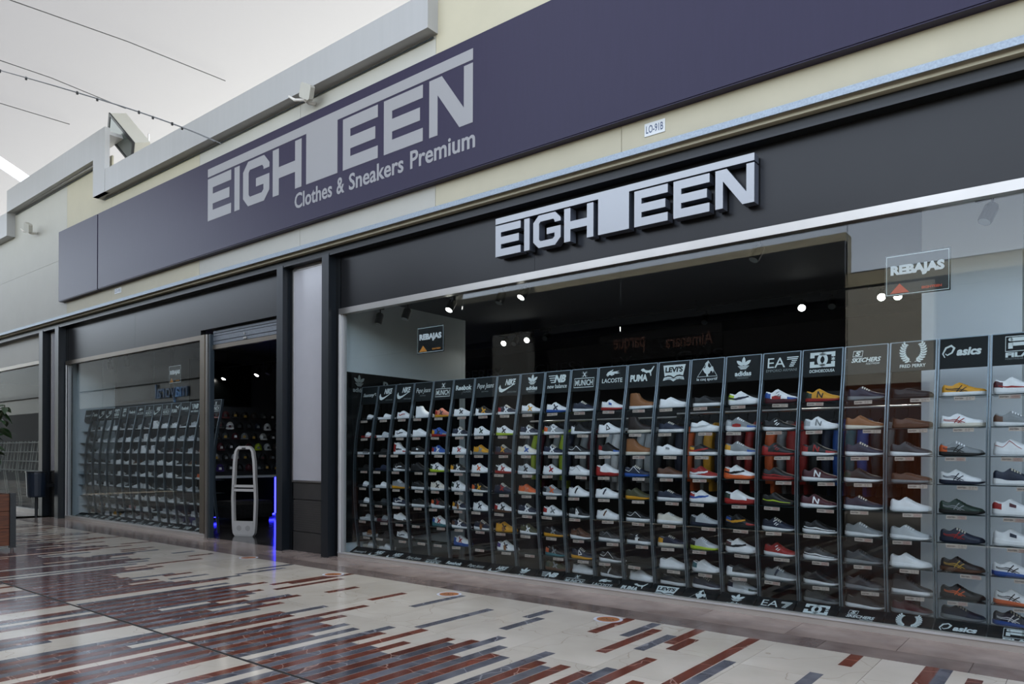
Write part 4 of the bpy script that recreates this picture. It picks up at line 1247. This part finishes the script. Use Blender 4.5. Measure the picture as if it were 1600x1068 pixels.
# ------------------------------------------------------------------ posters on the glass
def posters():
    for (x0, x1, z0, z1, lab, tri) in ((-6.258, -5.82, 2.505, 2.815, 'black sale poster on the glass near the grey pillar', M_orange), (-1.237, -0.808, 2.515, 2.825, 'black sale poster with red triangle on the glass before the white pier', M_redprint),
                                  (-12.24, -11.83, 2.50, 2.80, 'small dim sale poster on the glass beside the doorway', M_orange)):
        w, h = (x1 - x0), (z1 - z0)
        p = thing('sale_poster', lab, 'poster', ((x0 + x1) / 2, 0.012, (z0 + z1) / 2), 0, 'sale posters on the glass')
        MB().box(-w / 2, w / 2, -0.003, 0.0, -h / 2, h / 2).build('sheet', M_black, p)
        b = MB(); b.stroke([(-w / 2 + .012, -h / 2 + .012), (w / 2 - .012, -h / 2 + .012), (w / 2 - .012, h / 2 - .012), (-w / 2 + .012, h / 2 - .012)], 0.005, closed=True)
        b.build('border', M_logo, p, loc=(0, -0.004, 0), rot=(R90, 0, 0))
        MB().text('REBAJAS', 0, 0, w=w * 0.82, h=h * 0.29, bold=0.06).build('lettering', M_white, p, loc=(0, -0.0042, h * 0.09), rot=(R90, 0, 0))
        MB().poly([(-w * .42, -h * .43), (-w * .12, -h * .43), (-w * .27, -h * .2)]).build('triangle', tri, p, loc=(0, -0.0042, 0), rot=(R90, 0, 0))
        MB().text('EIGHTEEN', w * .22, -h * .36, w=w * .3, h=h * .06, bold=0.04).build('small_lettering', tri, p, loc=(0, -0.0042, 0), rot=(R90, 0, 0))
posters()

# ------------------------------------------------------------------ doorway: gate, counter, caps
def doorway():
    g = thing('security_gate', 'pale plastic anti-theft gate standing in the doorway', 'security gate', (-10.72, 0.5, 0), math.radians(24))
    # outline frame: tapered loop with two openings
    def hw(z):
        return float(np.interp(z, [0, .05, .15, .6, 1.2, 1.36, 1.42, 1.45], [.165, .2, .215, .23, .2, .175, .14, .09]))
    zs = [0, .02, .05, .1, .2, .4, .6, .8, 1.0, 1.2, 1.3, 1.36, 1.4, 1.43, 1.45]
    outer = [(hw(z), z) for z in zs]
    f = MB()
    def ring_piece(z0, z1, inner):
        pass
    t = 0.042
    for sd in (-1, 1):
        for k in range(len(zs) - 1):
            z0, z1 = zs[k], zs[k + 1]
            a0, a1 = hw(z0), hw(z1)
            i0, i1 = max(0.0, a0 - t), max(0.0, a1 - t)
            if z1 <= 0.2001 or z0 >= 1.40:
                i0 = i1 = 0.0
            pts = [(sd * i0, z0), (sd * a0, z0), (sd * a1, z1), (sd * i1, z1)]
            f.prism(pts if sd > 0 else pts[::-1], 'y', -0.03, 0.03)
    f.box(-0.2, 0.2, -0.03, 0.03, 0.72, 0.76); f.box(-0.2, 0.2, -0.03, 0.03, 0.785, 0.825)
    f.build('frame', M_plastic, g)
    MB().box(-0.17, 0.17, -0.034, 0.034, 0.02, 0.24).build('base_box', M_plastic, g)
    for sx in (-.08, .08):
        d = MB(); d.disc(0, 0, 0.045, seg=16); d.build('speaker_grille', mat('gate_grille', '#b4b0a8', 0.5), g, loc=(sx, -0.035, 0.13), rot=(R90, 0, 0))
    MB().box(-0.035, 0.035, -0.034, 0.034, 1.405, 1.425).build('sensor', M_plastic_d, g)

    c = thing('counter', 'black sales counter edged with blue light below the caps', 'counter', (-13.55, 2.2, 0))
    MB().box(-0.35, 0.0, -0.8, 0.72, 0.08, 0.84).build('body', M_black, c)
    MB().box(-0.38, 0.05, -0.85, 1.15, 0.84, 0.88).build('worktop', M_int_white, c)
    MB().box(-0.35, 0.02, 0.78, 1.15, 0.0, 0.84).build('side_panel', M_int_white, c)
    MB().box(-0.02, 0.015, 0.72, 0.78, 0.08, 0.84).build('led_strip', M_led, c)
    MB().box(-0.02, 0.015, -0.8, 0.72, 0.05, 0.08).build('led_strip', M_led, c)
    b = thing('bench', 'dark upholstered bench in front of the counter', 'bench', (-12.95, 1.85, 0))
    mb = MB(); mb.prism([(-0.3, 0.1), (0.3, 0.1), (0.32, 0.16), (0.32, 0.36), (0.27, 0.42), (-0.27, 0.42), (-0.32, 0.36), (-0.32, 0.16)], 'y', -0.42, 0.42)
    mb.build('cushion', mat('bench_fabric', '#262524', 0.9, var=0.35, scale=22, bump=0.3), b)
    MB().box(-0.26, 0.26, -0.38, 0.38, 0, 0.1).build('plinth', M_black, b)

    # caps on the wall
    cr = MB(); seg = 12
    rows = []
    for k in range(5):
        a = (math.pi / 2) * k / 4
        rows.append([(0.085 * math.cos(a) * math.cos(2 * math.pi * j / seg), 0.075 * math.cos(a) * math.sin(2 * math.pi * j / seg), 0.1 * math.sin(a)) for j in range(seg)])
    for k in range(4):
        for j in range(seg):
            j2 = (j + 1) % seg
            cr.add([rows[k][j], rows[k][j2], rows[k + 1][j2], rows[k + 1][j]], [(0, 1, 2, 3)])
    crown = cr.mesh('crown', [None], smooth=True)
    br = MB()
    o1 = [(0.06 + 0.075 * math.cos(math.radians(-80 + 20 * k)) + 0.0, 0.08 * math.sin(math.radians(-80 + 20 * k)), -0.004 - 0.012 * abs(math.sin(math.radians(-80 + 20 * k)))) for k in range(9)]
    i1 = [(0.085 * math.cos(math.radians(-80 + 20 * k)) * .9, 0.075 * math.sin(math.radians(-80 + 20 * k)) * .95, 0.004) for k in range(9)]
    br.add(o1 + i1, [(k, k + 1, 10 + k, 9 + k) for k in range(8)])
    br.add([(p[0], p[1], p[2] - 0.004) for p in o1 + i1], [(k + 1, k, 9 + k, 10 + k) for k in range(8)])
    brim = br.mesh('brim', [None], smooth=True)
    bd = MB(); bd.add([(0.089, -0.028, 0.012), (0.089, 0.028, 0.012), (0.078, 0.022, 0.06), (0.078, -0.022, 0.06)], [(0, 1, 2, 3)])
    badge = bd.mesh('badge', [None])
    rr = random.Random(4)
    cols = ['black'] * 9 + ['charcoal', 'navy', 'black', 'maroon', 'grey', 'white', 'darkbrown']
    special = {(3, 5): 'lime', (3, 6): 'lightgrey', (2, 3): 'maroon', (0, 2): 'maroon', (5, 1): 'purple', (4, 1): 'lightgrey', (4, 3): 'white', (2, 6): 'white', (1, 2): 'white', (1, 6): 'white'}
    n_row = ['top', 'second', 'third', 'fourth', 'fifth', 'bottom']
    for r_ in range(6):
        for c_ in range(9):
            y = 1.55 + c_ * 0.215 + (0.1 if r_ % 2 else 0.0); z = 2.10 - r_ * 0.215
            col = special.get((r_, c_), rr.choice(cols))
            bc = rr.choice(['grey', 'charcoal', 'charcoal', 'white', 'grey', 'maroon', 'gold'])
            t = thing('baseball_cap', '%s cap with %s badge, %s row, %s from the doorway side' % (cn(col), bc, n_row[r_], ORD[c_ + 1]), 'cap', (-13.86, y, z), rr.uniform(-.25, .25), 'caps on the wall')
            t.rotation_euler = (0, math.radians(18 + rr.uniform(-6, 6)), rr.uniform(-.3, .1) - 0.3)
            part_obj('crown', crown, t, [pal(col)]); part_obj('brim', brim, t, [pal(col if rr.random() < .75 else rr.choice(['maroon', 'charcoal', 'black']))]); part_obj('badge', badge, t, [pal(bc)])
doorway()

# ------------------------------------------------------------------ clothes hanging behind the shoe shelves
def clothes():
    rr = random.Random(12)
    def rack(x0, x1, y, z, lab):
        t = thing('clothes_rail', lab, 'clothes rail', ((x0 + x1) / 2, y, 0))
        h = (x1 - x0) / 2
        MB().tube([(-h, 0, z), (h, 0, z)], 0.014, 8).build('bar', M_frame, t)
        for sx in (-h + 0.05, h - 0.05):
            MB().tube([(sx, 0, z), (sx, 2.0 - y, z)], 0.009, 8).build('wall_arm', M_frame, t)
    struct(MB().box(-5.9, -1.3, 2.0, 2.06, 0, 2.0).build('wall_divider', M_int_dark), 'low dark divider behind the clothes rails')
    rack(-5.7, -3.65, 1.5, 1.75, 'chrome clothes rail of bright jackets behind the shoe shelves')
    rack(-3.6, -1.2, 1.4, 1.78, 'long chrome clothes rail behind the shoe shelves next to the white pier')
    body = MB()
    prof = [(0.0, 0.10, 0.012), (-0.05, 0.20, 0.022), (-0.12, 0.235, 0.028), (-0.3, 0.22, 0.032), (-0.7, 0.225, 0.034), (-0.72, 0.22, 0.03)]
    ring = []
    for z, w, d in prof:
        ring.append([(d * math.sin(2 * math.pi * k / 10), w * math.cos(2 * math.pi * k / 10), z) for k in range(10)])
    for i in range(len(ring) - 1):
        for k in range(10):
            k2 = (k + 1) % 10
            body.add([ring[i][k], ring[i][k2], ring[i + 1][k2], ring[i + 1][k]], [(0, 1, 2, 3)])
    body.add(ring[-1], [tuple(range(10))[::-1]]); body.add(ring[0], [tuple(range(10))])
    bm_ = body.mesh('body', [None], smooth=True)
    sl = MB(); 
    for sd in (-1, 1):
        sl.tube([(0, sd * 0.19, -0.06), (0.0, sd * 0.25, -0.2), (0.0, sd * 0.27, -0.42), (0.0, sd * 0.265, -0.62)], [0.05, 0.05, 0.043, 0.038], 8)
    sm_ = sl.mesh('sleeves', [None], smooth=True)
    hg = MB(); hg.tube([(0, 0, 0.0), (0, 0, 0.05), (0, 0.02, 0.075), (0, 0.0, 0.09), (0, -0.015, 0.08)], 0.004, 6); hg.tube([(0, -0.18, -0.045), (0, 0, 0.0), (0, 0.18, -0.045)], 0.007, 6)
    hm_ = hg.mesh('hanger', [M_lampblack])
    seqs = [(-5.55, 1.5, 1.75, ['charcoal', 'lime', 'maroon', 'black', 'grey', 'lime', 'navy', 'black', 'grey', 'maroon', 'black', 'lightgrey', 'white', 'black', 'charcoal', 'lightgrey', 'lightgrey', 'charcoal'], 'first rail'),
            (-3.55, 1.4, 1.78, ['black', 'navy', 'orange', 'grey', 'yellow', 'navy', 'maroon', 'maroon', 'red', 'black', 'orange', 'grey', 'red', 'red', 'black', 'navy', 'blue', 'teal', 'blue', 'charcoal', 'grey', 'black'], 'long rail')]
    for x, y, z, cs, lab in seqs:
        for k, c in enumerate(cs):
            xx = x + k * 0.106
            t = thing('jacket', '%s jacket hanging %s along the %s behind the shoe shelves' % (cn(c), ORD[min(22, k + 1)], 'chrome rail of bright jackets' if lab == 'first rail' else 'rail next to the white pier'), 'jacket',
                      (xx, y + rr.uniform(-.03, .03), z - 0.109), rr.uniform(-.015, .015), 'jackets behind the shelves')
            part_obj('body', bm_, t, [pal(c)]); part_obj('sleeves', sm_, t, [pal(c)])
            obj('hanger', hm_, t)
clothes()

# ------------------------------------------------------------------ outside bits
def outside():
    # round floor stickers
    for k, (x, y, lab) in enumerate(((-6.55, -0.97, 'round orange floor sticker before the pillar end of the wide window'), (-4.78, -0.99, 'round orange floor sticker before the middle of the wide window'),
                                (-3.06, -0.95, 'round orange floor sticker before the rooster and wing-badge shelves'), (-8.43, -0.84, 'round orange floor sticker before the doorway'))):
        s = thing('floor_sticker', lab, 'sticker', (x, y, 0.0016), 0, 'round floor stickers')
        d = MB(); d.disc(0, 0, 0.118, seg=32); d.extrude_flat(0.0008); d.build('white_ring', M_stickerw, s, loc=(0, 0, 0.0008))
        d = MB(); d.disc(0, 0, 0.092, seg=32); d.build('disc', M_sticker, s, loc=(0, 0, 0.0012))
        d = MB(); d.stroke([(-0.055, -0.01), (-0.03, 0.02), (0.0, -0.01), (0.03, 0.02), (0.055, -0.01)], 0.012); d.stroke([(-0.05, -0.035), (0.05, -0.035)], 0.01)
        d.build('print', M_tagtxt, s, loc=(0, 0, 0.0016))
    # floodlight on the parapet
    f = thing('floodlight', 'square floodlight on a thin pole behind the parapet step', 'floodlight', (-13.75, 0.36, 6.0))
    MB().tube([(0, 0, 0.0), (0, 0, 1.25)], 0.016, 8).build('pole', M_frame, f)
    h = MB(); h.box(-0.42, 0.42, -0.3, 0.0, -0.23, 0.23); ho = h.build('housing', M_wall_white, f, loc=(-0.25, -0.1, 1.2), rot=(math.radians(30), math.radians(47), math.radians(20)))
    MB().box(-0.38, 0.38, -0.306, -0.3, -0.19, 0.19).build('lens', mat('flood_lens', '#3d4642', 0.15), ho)
    fr = MB(); fr.box(-0.43, 0.43, -0.315, -0.29, 0.19, 0.24).box(-0.43, 0.43, -0.315, -0.29, -0.24, -0.19).box(-0.43, -0.38, -0.315, -0.29, -0.19, 0.19).box(0.38, 0.43, -0.315, -0.29, -0.19, 0.19)
    fr.build('bezel', M_steel_dark, ho)
    # small wall lamps
    for (x, z, lab) in ((-7.98, 5.93, 'small white wall lamp with antenna below the parapet over the purple sign'), (-17.6, 6.03, 'small white wall lamp on the pale wall past the purple sign')):
        s = thing('wall_lamp', lab, 'lamp', (x, -0.18, z), 0, 'small wall lamps')
        MB().tube([(0, 0, -0.03), (0, -0.1, -0.06), (0.02, -0.16, -0.05)], 0.025, 8).build('bracket', M_plastic, s)
        b = MB(); b.prism([(-0.07, -0.09), (0.07, -0.09), (0.085, -0.07), (0.085, 0.07), (0.07, 0.09), (-0.07, 0.09), (-0.085, 0.07), (-0.085, -0.07)], 'y', -0.04, 0.04)
        b.build('housing', M_wall_white, s, loc=(0.1, -0.2, 0.02), rot=(0.3, 0.45, 0.3))
        MB().tube([(-0.02, -0.14, -0.03), (-0.16, -0.2, -0.01), (-0.26, -0.22, 0.06)], [0.02, 0.02, 0.012], 8).build('arm', M_plastic, s)
    # overhead wires across the arcade, ending at the parapet
    W = [((-10.17, -0.34, 5.93), (-12.1, -2.5, 6.72), (-15.5, -7.0, 7.6), 'thicker black overhead wire carrying small clips'), ((-9.99, -0.34, 5.85), (-12.05, -2.5, 6.70), (-15.4, -7.0, 7.5), 'black overhead wire with a hanging clamp')]
    for k, (a, b, c, lab) in enumerate(W):
        t = thing('overhead_wire', lab + ' over the arcade', 'wire', a)
        pts = []
        A, B, Cc = Vector(a), Vector(b), Vector(c)
        for i in range(25):
            u = i / 24
            p = A * (1 - u) ** 2 + (B * 2 - (A + Cc) * 0.5) * 2 * u * (1 - u) + Cc * u * u
            pts.append(p - A)
        MB().tube(pts, 0.006, 5).build('strand', M_wire, t)
        for i in (3, 5, 8, 11):
            p = pts[i + k]
            MB().box(p.x - .012, p.x + .012, p.y - .012, p.y + .012, p.z - .03, p.z + .01).build('clip', M_steel_dark, t)
    for k, (a, m_, c, lab) in enumerate((((-17.6, -2.0, 10.6), (-15.87, .91, 9.95), (-14.57, 2.36, 9.3), 'thin dark cable along the canopy fabric nearest the purple sign'), ((-20.0, -1.4, 10.45), (-18.9, .53, 10.0), (-18.0, 1.8, 9.5), 'thin dark cable along the canopy fabric above the floodlight'), ((-22.2, -0.8, 10.2), (-21.32, .23, 10.02), (-20.2, 1.4, 9.6), 'thin dark cable along the canopy fabric furthest from the purple sign'))):
        o = MB().tube([a, m_, c], 0.011, 5).build('stay_wire', M_wire); tag(o, lab, 'cable')
    # timber planter with a leafy plant
    p = thing('planter', 'square planter of brown wooden boards with steel corner posts', 'planter', (-12.0, -3.0, 0), 0)
    hw_ = 0.5
    for k in range(3):
        z0 = 0.07 + k * 0.235
        wd = mat('planter_wood', '#4d2a1a', 0.5, scale=6, stretch=(1, 1, 9), hex2='#7a4528', objrand=0.15)
        MB().box(hw_ - 0.025, hw_, -hw_, hw_, z0, z0 + 0.228).build('board', wd, p)
        MB().box(-hw_, hw_, hw_ - 0.025, hw_, z0, z0 + 0.228).build('board', wd, p)
        MB().box(-hw_, hw_, -hw_, -hw_ + 0.025, z0, z0 + 0.228).build('board', wd, p)
        MB().box(-hw_, -hw_ + 0.025, -hw_, hw_, z0, z0 + 0.228).build('board', wd, p)
    for sx in (-1, 1):
        for sy in (-1, 1):
            MB().box(sx * hw_ - 0.035, sx * hw_ + 0.035, sy * hw_ - 0.035, sy * hw_ + 0.035, 0.04, 0.78).build('corner_post', M_navy, p)
            MB().tube([(sx * hw_, sy * hw_, 0), (sx * hw_, sy * hw_, 0.05)], 0.02, 8).build('foot', M_frame, p)
    MB().box(-hw_ + 0.02, hw_ - 0.02, -hw_ + 0.02, hw_ - 0.02, 0.6, 0.72).build('soil', mat('soil', '#2a2019', 0.95, var=0.3, scale=40, bump=0.5), p)
    pl = thing('potted_plant', 'leafy green plant growing in the wooden planter', 'plant', (-11.85, -2.95, 0.721))
    rr = random.Random(8)
    lf = MB(); n = 6
    L_ = []; 
    for i in range(n + 1):
        a = i / n; w = 0.045 * math.sin(math.pi * min(1, a * 0.96 + 0.04)) ** .8
        z = -0.10 * a * a
        L_.append([(0.2 * a, -w, z + 0.01 * (w / .05)), (0.2 * a, 0, z), (0.2 * a, w, z + 0.01 * (w / .05))])
    for i in range(n):
        for j in range(2):
            lf.add([L_[i][j], L_[i + 1][j], L_[i + 1][j + 1], L_[i][j + 1]], [(0, 1, 2, 3)])
    leafm = lf.mesh('leaf', [mat('leaf_green', '#24401f', 0.45, var=0.25, scale=12, objrand=0.3)], smooth=True)
    for s_ in range(7):
        ax, ay = rr.uniform(-.25, .6), rr.uniform(-.35, .45)
        top = rr.uniform(0.9, 1.25)
        st_ = [(0.1 * ax, 0.1 * ay, 0), (0.5 * ax, 0.5 * ay, top * .55), (ax, ay, top)]
        MB().tube(st_, [0.014, 0.01, 0.005], 6).build('stem', mat('stem', '#3a3a22', 0.7), pl)
        for k in range(13):
            u = rr.uniform(.45, 1)
            q = Vector(st_[1]).lerp(Vector(st_[2]), (u - .45) / .55)
            lo = obj('leaf', leafm, pl, q, (rr.uniform(-.5, .5), rr.uniform(-.5, .5), rr.uniform(0, 6.28)))
            sc = rr.uniform(.8, 1.4); lo.scale = (sc, sc, sc)
    # litter bin fixed to the far pillar
    b = thing('litter_bin', 'dark blue litter bin fixed to the far pillar', 'litter bin', (-17.05, -0.36, 0.42))
    mb = MB(); mb.tube([(0, 0, 0), (0, 0, 0.03), (0, 0, 0.48), (0, 0, 0.5)], [0.15, 0.165, 0.185, 0.18], 18)
    mb.build('body', mat('bin_blue', '#18222f', 0.4), b)
    MB().tube([(0, 0, 0.5), (0, 0, 0.53)], 0.19, 18).build('rim', M_steel_dark, b)
    MB().box(-0.03, 0.03, 0.15, 0.34, 0.2, 0.26).build('bracket', M_steel_dark, b)
    MB().tube([(0, 0, -0.42), (0, 0, 0.0)], 0.03, 8).build('post', M_steel_dark, b)
outside()

# ------------------------------------------------------------------ neighbouring shop
def neighbour():
    o = MB().box(-26, -17.4, 4.5, 4.7, 0, 3.4).build('wall_neighbour', mat('nb_wall', '#4a4444', 0.7)); struct(o, 'dim back wall of the neighbouring shop')
    o = MB().box(-26.2, -26, -0.03, 4.7, 0, 3.5).build('wall_neighbour_left', M_int_dark); struct(o, 'dark far wall of the neighbouring shop')
    o = MB().box(-26, -17.3, 0.02, 4.7, -0.2, -0.001).build('floor', M_int_floor); struct(o, 'floor of the neighbouring shop')
    o = MB().box(-26, -17.3, 0.05, 4.7, 3.45, 3.5).build('ceiling', M_int_dark); struct(o, 'ceiling of the neighbouring shop')
    o = MB().box(-17.4, -17.25, 0.05, 4.7, 0, 3.45).build('wall_neighbour_right', M_int_dark); struct(o, 'dark side wall of the neighbouring shop')
    for k in range(5):
        x = -24.6 + k * 0.95
        t = thing('wire_rack', 'white wire rack, %s from the litter bin in the neighbouring shop' % ORD[5 - k], 'rack', (x, 1.2, 0), 0, 'white wire racks next door')
        for xx in (-0.4, -0.13, 0.13, 0.4):
            MB().tube([(xx, 0, 0.8), (xx, 0.1, 1.65)], 0.014, 6).build('upright', M_wall_white, t)
        for z in (0.85, 1.1, 1.35, 1.6):
            MB().box(-0.42, 0.42, -0.05, 0.25, z, z + 0.02).build('shelf', M_wall_white, t)
        for xx in (-0.4, 0.4):
            MB().tube([(xx, 0.1, 0), (xx, 0, 0.8)], 0.016, 6).build('leg', M_wall_white, t)
    p = thing('ceiling_lamp', 'small lit strip lamp in the neighbouring shop', 'lamp', (-20.6, 2.5, 2.7))
    MB().box(-0.3, 0.3, -0.03, 0.03, 0, 0.04).build('housing', M_wall_white, p)
    MB().box(-0.28, 0.28, -0.025, 0.025, -0.02, 0).build('tube', mat('nb_tube', '#d8e4ff', 0.3, emit='#cfe0ff', estr=6), p)
    MB().tube([(0, 0, 0.04), (0, 0, 0.75)], 0.006, 6).build('cord', M_lampblack, p)
neighbour()

# ------------------------------------------------------------------ shop fronts across the arcade (behind the camera, seen in the glass)
def opposite():
    Y = -6.75
    wr = sroot('wall_opposite', 'cream shop fronts across the arcade')
    MB().box(-45, 22, Y - 0.5, Y - 0.35, 0, 4.4).build('backing', M_int_dark, wr)
    for x0, x1, zt in ((-45, -12, 6.2), (-12, -3.2, 5.0), (-3.2, 22, 4.3)):
        MB().box(x0, x1, Y - 0.35, Y, 4.05, zt).build('upper_wall', M_wall_cream, wr)
    MB().box(-45, -12, Y - 0.1, Y + 0.06, 4.07, 6.1).build('sign_board', M_fascia, wr)  # plain dark board, added to darken the reflection in the glass
    MB().box(-12, -3.2, Y - 0.1, Y + 0.06, 4.07, 4.85).build('sign_board', M_fascia, wr)  # likewise added to darken the reflection
    MB().box(-45, 22, Y - 0.02, Y + 0.1, 3.9, 4.06).build('beam', M_steel_dark, wr)
    for x0, x1 in ((-44, -36.6), (-35.6, -19.4), (-18.4, -10.6), (-9.6, -3.15), (-1.9, 8), (9, 21)):
        MB().box(x0, x1, Y - 0.1, Y - 0.05, 3.2, 3.9).build('fascia', M_fascia, wr)
        MB().box(x0, x1, Y - 0.1, Y - 0.05, 0, 3.2).build('shop_window', mat('opp_window', '#0b0d0e', 0.6, spec=0.15), wr)
    for x0, x1 in ((-36.6, -35.6), (-19.4, -18.4), (-10.6, -9.6), (-3.15, -1.9), (8, 9)):
        MB().box(x0, x1, Y - 0.1, Y + 0.2, 0.55, 4.0).build('pillar', M_wall_white, wr)
        MB().box(x0, x1, Y - 0.1, Y + 0.22, 0.0, 0.55).build('pillar_base', mat('opp_base', '#8a8884', 0.5, var=0.2, scale=60), wr)
    s = thing('arcade_sign', 'dark sign of the arcade across the way', 'sign', (-6.6, Y, 3.45))
    MB().box(-1.3, 1.3, -0.05, 0.02, -0.25, 0.35).build('board', M_fascia, s)
    MB().text('parque', 0.62, 0.05, w=0.7, h=0.3, bold=0.01).build('lettering', mat('arcade_letters', '#5a4038', 0.5), s, loc=(-1.25 + 1.25, 0.024, 0), rot=(R90, 0, math.pi))
    MB().text('Almenara', -0.65, 0.05, w=0.95, h=0.25, bold=0.01).build('lettering', mat('arcade_letters', '#5a4038', 0.5), s, loc=(0, 0.024, 0), rot=(R90, 0, math.pi))
    s = thing('opposite_sign', 'blue lettered shop sign across the way', 'sign', (-25.7, Y, 3.5))
    MB().text('mayoral', 0, 0, w=2.3, h=0.7, bold=0.0).extrude_flat(0.05).build('lettering', mat('may_blue', '#3a6ea8', 0.4), s, loc=(0, 0.02, 0), rot=(R90, 0, math.pi))
    d = thing('wooden_door', 'brown wooden door across the way', 'door', (-2.55, Y + 0.225, 0.552))
    MB().box(-0.6, 0.6, 0.0, 0.05, 0.0, 1.9).build('leaf', mat('door_wood', '#5a2f1a', 0.4, var=0.2, scale=5, stretch=(1, 1, 0.2)), d)
opposite()
